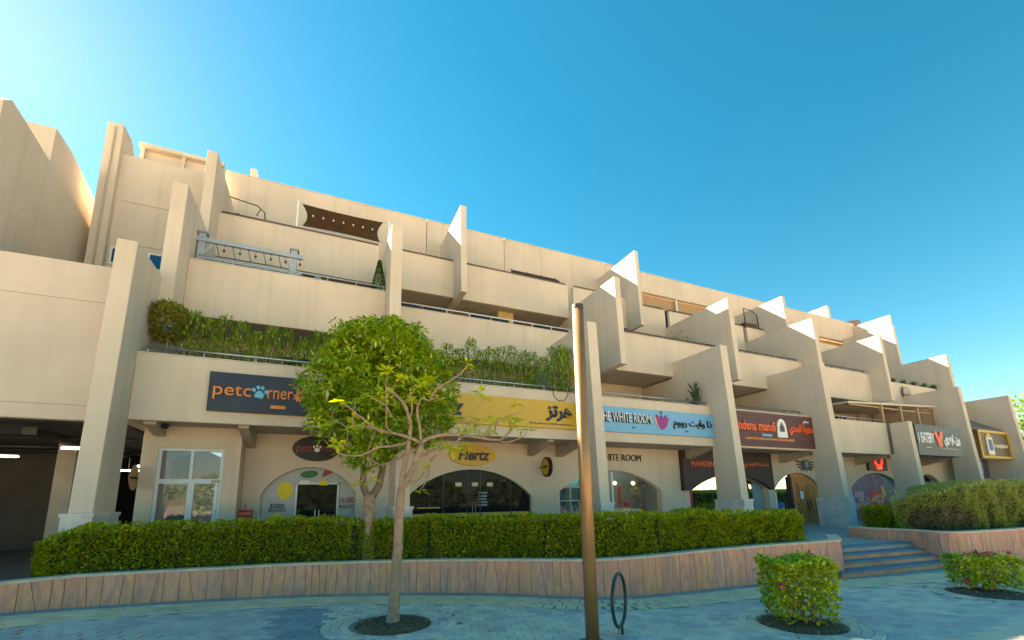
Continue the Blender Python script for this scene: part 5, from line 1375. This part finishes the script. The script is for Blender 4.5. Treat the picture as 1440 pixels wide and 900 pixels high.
# clipped hedges: dark twiggy core and a skin of leaves
def hedge_shell(path, thick, zb, zt, n_per_m, lump=0.05, seed=1, gaps=()):
    """leaf points on front, top, back and ends of a hedge that follows path (x, y) with its front on the path"""
    path = np.array(path, float); d = np.linalg.norm(np.diff(path, axis=0), axis=1); s = np.concatenate([[0], np.cumsum(d)]); L = s[-1]
    r_ = np.random.default_rng(seed); n = int(L * n_per_m)
    q = r_.uniform(0, L, n)
    x = np.interp(q, s, path[:, 0]); y = np.interp(q, s, path[:, 1])
    e = .15; tx = np.interp(q + e, s, path[:, 0]) - np.interp(q - e, s, path[:, 0]); ty = np.interp(q + e, s, path[:, 1]) - np.interp(q - e, s, path[:, 1])
    l = np.hypot(tx, ty) + 1e-9; tx /= l; ty /= l
    nx, ny = -ty, tx                 # into the hedge (away from the plaza)
    b = zb(x); h = zt(x, y, q) - b
    face = r_.uniform(0, 1, n); fr = face < .58; tp = (face >= .58) & (face < .86); bk = face >= .86
    u = np.where(fr, r_.uniform(0, .04, n), np.where(tp, r_.uniform(0, 1, n), r_.uniform(.96, 1, n)))
    v = np.where(tp, r_.uniform(.965, 1.0, n), r_.uniform(0.0, 1, n) ** .85)
    # rounded shoulder
    rd = np.clip((v - .86) / .14, 0, 1); u = np.where(fr, u + .10 * rd ** 2, u)
    lum = lump * (np.sin(q * 5.1 + v * 4) + np.sin(q * 11.3 - v * 7 + 1) * .7 + np.sin(q * 2.3 + 2) * .8) + r_.normal(0, .022, n)
    P = np.stack([x + nx * (u * thick - lum * (fr) + lum * bk), y + ny * (u * thick - lum * (fr) + lum * bk), b + h * v + lum * tp * .8], 1)
    out = np.stack([np.where(fr, -nx, np.where(bk, nx, 0)), np.where(fr, -ny, np.where(bk, ny, 0)), np.where(tp, 1.0, .35)], 1)
    keep = np.ones(n, bool)
    for g0, w in gaps: keep &= ~((np.abs(q - g0) < w * (1.1 - v * .6)) & fr & (r_.uniform(0, 1, n) < .85))
    D = out + r_.normal(0, .65, (n, 3)); U = np.tile([0, 0, 1.0], (n, 1)) + r_.normal(0, .5, (n, 3))
    return P[keep], D[keep], U[keep]
def hedge_core(path, thick, zb, zt, ins, mat, parent):
    m = MB(); path = np.array(path, float)
    d = np.linalg.norm(np.diff(path, axis=0), axis=1); s = np.concatenate([[0], np.cumsum(d)])
    N = int(s[-1] / .3); q = np.linspace(ins * .7, s[-1] - ins * .7, N)
    pts = []
    for k in q:
        x = np.interp(k, s, path[:, 0]); y = np.interp(k, s, path[:, 1]); e = .15
        tx = np.interp(k + e, s, path[:, 0]) - np.interp(k - e, s, path[:, 0]); ty = np.interp(k + e, s, path[:, 1]) - np.interp(k - e, s, path[:, 1]); l = math.hypot(tx, ty)
        nx, ny = -ty / l, tx / l; b = float(zb(np.array([x]))[0]) - .06; tp = float(zt(np.array([x]), np.array([y]), np.array([k]))[0]) - ins * .8
        j = random.uniform(-.03, .03)
        pts.append([(x + nx * (ins + j), y + ny * (ins + j), b), (x + nx * (thick - ins), y + ny * (thick - ins), b), (x + nx * (ins + .05 + j), y + ny * (ins + .05 + j), tp), (x + nx * (thick - ins), y + ny * (thick - ins), tp)])
    for A, B in zip(pts[:-1], pts[1:]): m.hexa([A[0], B[0], B[1], A[1], A[2], B[2], B[3], A[3]])
    return m.build('branch_core', mat, parent)

hp = catmull([(-4.95, 12.05), (-4.0, 12.4), (-2.2, 12.85), (-.6, 12.95), (.7, 12.75), (2.1, 12.25), (3.4, 11.6), (4.4, 10.95), (5.25, 10.3), (6.0, 9.72), (6.9, 9.28), (7.9, 9.1), (9.4, 8.95), (11, 8.8), (12.3, 8.65), (13.1, 8.55)], .15)[:, :2]
t = thing('clipped_hedge', 'long low clipped hedge of bright small leaves on top of the curving stone planter', 'hedge', (2, 12.3, .8))
zb = lambda x: np.interp(x, TOPX, TOPZ) - .03
def zt1(x, y, q): return 1.80 + .035 * np.sin(q * 1.7) + .025 * np.sin(q * 4.1) + .03 * np.sin(q * .6) - .25 * np.clip((-4.2 - x) / .75, 0, 1) ** 2 - .12 * np.clip((x - 12.6) / .5, 0, 1) ** 2
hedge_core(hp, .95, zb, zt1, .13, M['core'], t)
P, D, U = hedge_shell(hp, .95, zb, zt1, 3600, .045, 3, gaps=((6.1, .12), (8.1, .08), (11.2, .05), (14.2, .09), (17.3, .06)))
leaf_mesh('foliage', P, D, U, rng.uniform(.035, .095, len(P)), .6, M['lf_hedge'], t)['kind'] = 'stuff'
n = 2200; q = rng.integers(0, len(hp) - 2, n); u = rng.uniform(.02, .9, n)
P = np.stack([hp[q, 0] + u * .3, hp[q, 1] + u, zt1(hp[q, 0], 0, q * .15) + rng.uniform(-.04, .07, n)], 1)
leaf_mesh('top_shoots', P, rand_dirs(n) * .7 + [0, 0, .9], rand_dirs(n), rng.uniform(.05, .11, n), .4, M['lf_hedge'], t)['kind'] = 'stuff'
# end cap of leaves at both ends
for (x0, y0, nx, ny) in ((-4.95, 12.05, -.93, -.3), (13.1, 8.55, .98, -.1)):
    n = 2600; ex, ey = -ny, nx
    if ey < 0: ex, ey = -ex, -ey
    u = rng.uniform(0, .95, n); v = rng.uniform(0, 1, n)
    top = 1.58 if x0 < 0 else 1.68
    b = .92 if x0 < 0 else .98
    P = np.stack([x0 + ex * u + nx * rng.normal(.02, .05, n), y0 + ey * u + ny * rng.normal(.02, .05, n), b + (top - b) * v], 1)
    D = np.tile([nx, ny, .4], (n, 1)) + rng.normal(0, .6, (n, 3))
    leaf_mesh('end_foliage', P, D, np.tile([0, 0, 1.0], (n, 1)), rng.uniform(.045, .085, n), .6, M['lf_hedge'], t)['kind'] = 'stuff'

# tall grey-green hedge on the right planter
hp2 = catmull([(20.1, 9.6), (20.35, 8.95), (20.9, 8.35), (21.9, 7.95), (23.3, 7.7), (26, 7.45), (30, 7.25), (36, 7.1), (42, 7.1)], .15)[:, :2]
t = thing('tall_hedge', 'tall rounded grey green hedge with a dry brown patch on the right planter', 'hedge', (22, 8.6, .95))
zb2 = lambda x: np.full_like(np.asarray(x, float), .95)
def zt2(x, y, q): return np.interp(q, [0, .9, 2.2, 4, 8, 14, 26], [1.9, 2.2, 2.5, 2.62, 2.66, 2.66, 2.62]) + .05 * np.sin(q * 2.1) + .035 * np.sin(q * 5.3 + 1)
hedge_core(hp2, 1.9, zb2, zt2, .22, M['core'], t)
P, D, U = hedge_shell(hp2, 1.9, zb2, zt2, 4200, .065, 5, gaps=((3.35, .18), (5.0, .1), (6.6, .1)))
s_ = (P[:, 0] - 20.8) ** 2 / 1.0 + (P[:, 1] - 8.2) ** 2 / 1.6 + (P[:, 2] - 1.3) ** 2 / .25
dry = (s_ < 1) & (rng.uniform(0, 1, len(P)) < .93)
leaf_mesh('foliage', P[~dry], D[~dry] + [0, 0, .5], U[~dry], rng.uniform(.05, .11, (~dry).sum()), .4, M['lf_right'], t)['kind'] = 'stuff'
leaf_mesh('dry_twigs', P[dry], D[dry], U[dry], rng.uniform(.06, .14, dry.sum()), .22, M['lf_dry'], t, label='dry brown bare twigs low in the hedge')['kind'] = 'stuff'
n = 2500; q = rng.uniform(0, len(hp2) - 2, n).astype(int); u = rng.uniform(.1, 1.7, n)
P = np.stack([hp2[q, 0] + u * .25, hp2[q, 1] + u, zt2(hp2[q, 0], 0, q * .15) - .05], 1)
leaf_mesh('top_shoots', P, rand_dirs(n) * .5 + [0, 0, 1.0], rand_dirs(n), rng.uniform(.08, .2, n), .2, M['lf_right'], t)['kind'] = 'stuff'
# small square hedge at the corner
t = thing('box_hedge', 'small square clipped hedge at the front corner of the right planter', 'hedge', (19.3, 10.0, .95))
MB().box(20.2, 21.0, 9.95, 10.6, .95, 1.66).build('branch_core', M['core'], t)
hp3 = [(20.08, 10.65), (20.08, 9.8), (21.1, 9.8)]
P, D, U = hedge_shell(hp3, 1.0, zb2, lambda x, y, q: np.full_like(x, 1.78), 3600, .02, 8)
leaf_mesh('foliage', P, D, U, rng.uniform(.045, .08, len(P)), .6, M['lf_hedge'], t)['kind'] = 'stuff'

# bougainvillea blocks in the tree pits
def boug(cx, cy, w, dep, z0, z1, rot, label, nl, taper, dens_low):
    t = thing('bougainvillea', label, 'shrub', (cx, cy, 0), 'clipped bougainvillea in the tree pits')
    c, s = math.cos(rot), math.sin(rot)
    loc = lambda u, v, z: (cx + u * c - v * s, cy + u * s + v * c, z)
    mb = MB()
    for k in range(16):
        u, v = random.uniform(-.22, .22), random.uniform(-.2, .2); u2, v2 = random.uniform(-.45, .45) * w, random.uniform(-.45, .45) * dep
        zt_ = random.uniform(.55, .95) * z1
        branch_tube(mb, [loc(u, v, .0), loc(u * 1.3 + random.uniform(-.06, .06), v, z0 + .12), loc((u + u2) / 2, (v + v2) / 2, (zt_ + z0) / 2), loc(u2, v2, zt_)], .022, .008, 6)
    mb.build('stems', M['bark'], t, smooth=True)
    n = nl; f = rng.uniform(0, 1, n)
    u = rng.uniform(-.5, .5, n); v = rng.uniform(-.5, .5, n); h = rng.uniform(0, 1, n) ** dens_low
    side = rng.integers(0, 3, n); sg = np.where(rng.uniform(0, 1, n) < .5, -.5, .5)
    jit = np.abs(rng.normal(0, .06, n))
    skin = rng.uniform(0, 1, n) < .8
    u = np.where(skin & (side == 0), sg * (1 - 2 * jit), u); v = np.where(skin & (side == 1), sg * (1 - 2 * jit), v); h = np.where(skin & (side == 2), 1 - jit, h)
    tp = taper + (1 - taper) * np.clip(h * 1.6, 0, 1)
    U_, V_ = u * w * tp, v * dep * tp; Z = z0 + (z1 - z0) * h + .04 * np.sin(U_ * 7) * (h > .8) + rng.normal(0, .02, n)
    keep = ~((h < .3) & (np.sin(U_ * 8 + 1) + np.sin(V_ * 9 + Z * 6) > .55))
    X = cx + U_ * c - V_ * s; Y = cy + U_ * s + V_ * c
    P = np.stack([X, Y, Z], 1)[keep]; D = rng.normal(0, 1, (keep.sum(), 3)) + np.stack([(X - cx), (Y - cy), np.zeros(n)], 1)[keep] * 1.2 + [0, 0, -.15]
    leaf_mesh('foliage', P, D, np.tile([0, 0, 1.0], (len(P), 1)) + rng.normal(0, .5, (len(P), 3)), rng.uniform(.05, .10, len(P)), .65, M['lf_boug'], t)['kind'] = 'stuff'
    return t, loc
t, loc = boug(8.2, 5.6, 1.0, .82, .12, 1.12, R(-28), 'square clipped bougainvillea with yellow green leaves in the nearer right tree pit', 5200, .92, .8)
def blossoms(t, pts):
    for p in pts:
        n = 14; P = np.tile(p, (n, 1)) + rng.normal(0, .025, (n, 3))
        leaf_mesh('blossom', P, rand_dirs(n) + [0, 0, .4], rand_dirs(n), .06, .8, M['flower'], t)
blossoms(t, [loc(-.5, -.4, .72), loc(.42, .2, 1.2)])
t, loc = boug(14.55, 5.35, 1.1, .75, .12, .78, R(-32), 'low wide bougainvillea with pink flowers on top, in the far right tree pit', 3600, .9, .85)
blossoms(t, [loc(-.45, -.2, .86), loc(-.1, -.3, .88), loc(.2, -.1, .86), loc(.45, -.2, .88), loc(-.62, -.3, .25), loc(0, .1, .86)])

# shrubs along the first-floor balcony
def shrub(x, y, z0, h, w, label, group, n=300, mat='lf_shrub', name='balcony_shrub'):
    t = thing(name, label, 'shrub', (x, y, z0), group)
    mb = MB()
    for k in range(3): branch_tube(mb, [(x + random.uniform(-.08, .08), y, z0), (x + random.uniform(-.15, .15), y + random.uniform(-.1, .1), z0 + h * .5), (x + random.uniform(-.2, .2), y + random.uniform(-.1, .1), z0 + h * .92)], .022, .008, 6)
    mb.build('stems', M['twig'], t)
    hh = rng.uniform(.0, 1, n) ** .8; a = rng.uniform(0, 2 * PI, n); rr = w * (.55 + .5 * np.sin(PI * np.clip(hh * .9 + .1, 0, 1))) * np.sqrt(rng.uniform(.05, 1, n)) * (1 - .5 * np.clip(hh - .75, 0, 1) * 4 * .5)
    P = np.stack([x + rr * np.cos(a), y + rr * .8 * np.sin(a), z0 + .15 + (h - .1) * hh], 1); D = np.stack([np.cos(a) * .8, np.sin(a) * .8, np.full(n, .9)], 1) + rng.normal(0, .45, (n, 3))
    leaf_mesh('foliage', P, D, np.tile([0, 0, 1.0], (n, 1)), rng.uniform(.10, .2, n), .3, M[mat], t)['kind'] = 'stuff'
    return t
ORD = ['first', 'second', 'third', 'fourth', 'fifth', 'sixth', 'seventh', 'eighth', 'ninth', 'tenth', 'eleventh', 'twelfth', 'thirteenth', 'fourteenth', 'fifteenth', 'sixteenth', 'seventeenth', 'eighteenth']
x = -3.75; k = 0
while x < 1.9:
    shrub(x, 15.45 + random.uniform(-.1, .15), 5.75, 2.05 + random.uniform(-.25, .3), .33, ORD[k] + ' leafy shrub from the left behind the rail over the navy board', 'shrubs behind the rail over the navy board', 520); k += 1; x += random.uniform(.38, .5)
x = 2.95; k = 0
while x < 9.2:
    shrub(x, 15.4 + random.uniform(-.1, .15), 5.75, 2.15 + .1 * math.sin(x * 3) + random.uniform(-.25, .4) + .05 * (x - 3), .36, ORD[k] + ' dark shrub from the left behind the rail over the yellow board', 'shrubs behind the rail over the yellow board', 560); k += 1; x += random.uniform(.4, .52)
for xx in (9.0, 9.35): shrub(xx, 15.2, 5.75, 2.75, .5, 'taller bright bush at the right end of the row over the yellow board' if xx == 9.0 else 'bright bush overhanging the rail next to the bronze pole', None, 620, 'lf_tree', 'balcony_bush')
t = thing('ball_tree', 'olive round headed little tree at the left end of the first floor balcony', 'tree', (-4.32, 15.5, 5.75))
mb = MB(); branch_tube(mb, [(-4.3, 15.5, 5.7), (-4.33, 15.5, 6.6), (-4.36, 15.5, 7.3)], .04, .03, 8); mb.build('trunk', M['bark'], t)
n = 2400; d = rand_dirs(n); rad = rng.uniform(.45, 1.03, n)[:, None] ** .5
P = np.array([-4.38, 15.5, 7.72]) + d * rad * [.56, .5, .6] + rng.normal(0, .03, (n, 3)); P = P[(P[:, 0] > -4.78)]
leaf_mesh('crown', P, P - [-4.38, 15.5, 7.6] + rng.normal(0, .3, P.shape), np.tile([0, 0, 1.0], (len(P), 1)), rng.uniform(.08, .14, len(P)), .5, M['lf_ball'], t)['kind'] = 'stuff'
t = thing('agave_plant', 'spiky dark green agave on the balcony beside the fin, over the sky blue board', 'plant', (16.5, 15.1, 6.2))
m = MB(); m.prism(oval(16.6, 15.2, .2, .2, 14), 'z', 5.5, 6.5).build('pot', M['slate'], t)
n = 46; P = np.tile([16.6, 15.2, 6.5], (n, 1)) + rng.normal(0, .06, (n, 3)) + np.stack([np.zeros(n), np.zeros(n), rng.uniform(0, .9, n)], 1)
leaf_mesh('leaves', P, rand_dirs(n) * .55 + [0, 0, .75], rand_dirs(n), rng.uniform(.4, .7, n), .16, M['lf_agave'], t)
for k, (x, z, w, lb) in enumerate(((17.9, 10.55, .55, 'low dark leafy plant behind the rail of the second floor balcony'), (18.75, 10.55, .4, 'tall thin stemmed plant on the second floor balcony'))):
    t = thing('balcony_plant', lb, 'plant', (x, 17.3, z))
    n = 130; a = rng.uniform(0, 2 * PI, n); P = np.stack([x + rng.normal(0, w * .45, n), 17.3 + rng.normal(0, .1, n), 10.4 + np.abs(rng.normal(0, .35, n))], 1)
    leaf_mesh('foliage', P, rand_dirs(n) + [0, 0, .7], rand_dirs(n), .17, .35, M['lf_shrub'], t)['kind'] = 'stuff'
    MB().box(x - .5, x + .4, 17.2, 17.4, 9.6, 10.5).build('trough', M['dark_metal'], t)
# trees past the far end of the building
def leafy_tree(name, label, x, y, z0, zc, r, n, mat):
    t = thing(name, label, 'tree', (x, y, z0))
    mb = MB(); branch_tube(mb, [(x, y, z0), (x + .1, y, zc - r[2] * .4), (x, y, zc)], .22, .1, 10); tr = mb.build('trunk', M['bark2'], t)
    for k in range(5):
        a = 2 * PI * k / 5; mb = MB(); branch_tube(mb, [(x, y, zc - r[2] * .6), (x + r[0] * .35 * math.cos(a), y + r[1] * .35 * math.sin(a), zc), (x + r[0] * .7 * math.cos(a), y + r[1] * .7 * math.sin(a), zc + r[2] * .3)], .08, .02, 8); mb.build('limb', M['bark2'], tr)
    c = []
    for k in range(14):
        d = rand_dirs(1)[0]; lr = random.uniform(.35, .55); lc = np.array([x, y, zc]) + d * np.array(r) * .62
        m_ = n // 14; dd = rand_dirs(m_); c.append(lc + dd * np.array(r) * lr * rng.uniform(.5, 1, (m_, 1)) ** .4)
    P = np.concatenate(c); D = P - [x, y, zc] + rng.normal(0, 1, P.shape)
    leaf_mesh('crown', P, D, np.tile([0, 0, 1.0], (len(P), 1)), rng.uniform(.22, .45, len(P)), .55, M[mat], t)['kind'] = 'stuff'
leafy_tree('street_tree', 'bright leafy tree past the far end of the building at the right edge', 59.3, 15.5, 0, 9.0, (3.6, 3.6, 4.0), 5200, 'lf_far')
leafy_tree('street_tree', 'dark green bush seen under the gold framed sign', 47.5, 17.8, .3, 3.4, (2.2, 1.6, 2.1), 2600, 'lf_shrub')
leafy_tree('street_tree', 'lower green tree behind the right edge of the tall hedge', 60.5, 11.0, 0, 5.0, (3.2, 3.2, 3.0), 3000, 'lf_far')
# a belt of trees along the far side of the plaza, behind the camera (it shows in the shop glass)
P = []; m = MB()
for k in range(10):
    x, y = -28 + k * 9.0 + random.uniform(-2, 2), -24 + random.uniform(-3, 3)
    n = 1500; d = rand_dirs(n); P.append(np.array([x, y, 3.0]) + d * np.array([3.8, 3.0, 2.3]) * rng.uniform(.4, 1, (n, 1)) ** .4 * (1 + .25 * np.sin(d[:, :1] * 7 + k) * np.sin(d[:, 2:] * 6)))
    m.tube([(x, y, 0), (x, y, 3.5)], [.22, .14], 8)
P = np.concatenate(P)
leaf_mesh('tree_belt', P, rand_dirs(len(P)), rand_dirs(len(P)), rng.uniform(.35, .6, len(P)), .6, M['lf_far'], None)['kind'] = 'stuff'
m.build('tree_belt_trunks', M['bark2'], kind='stuff')
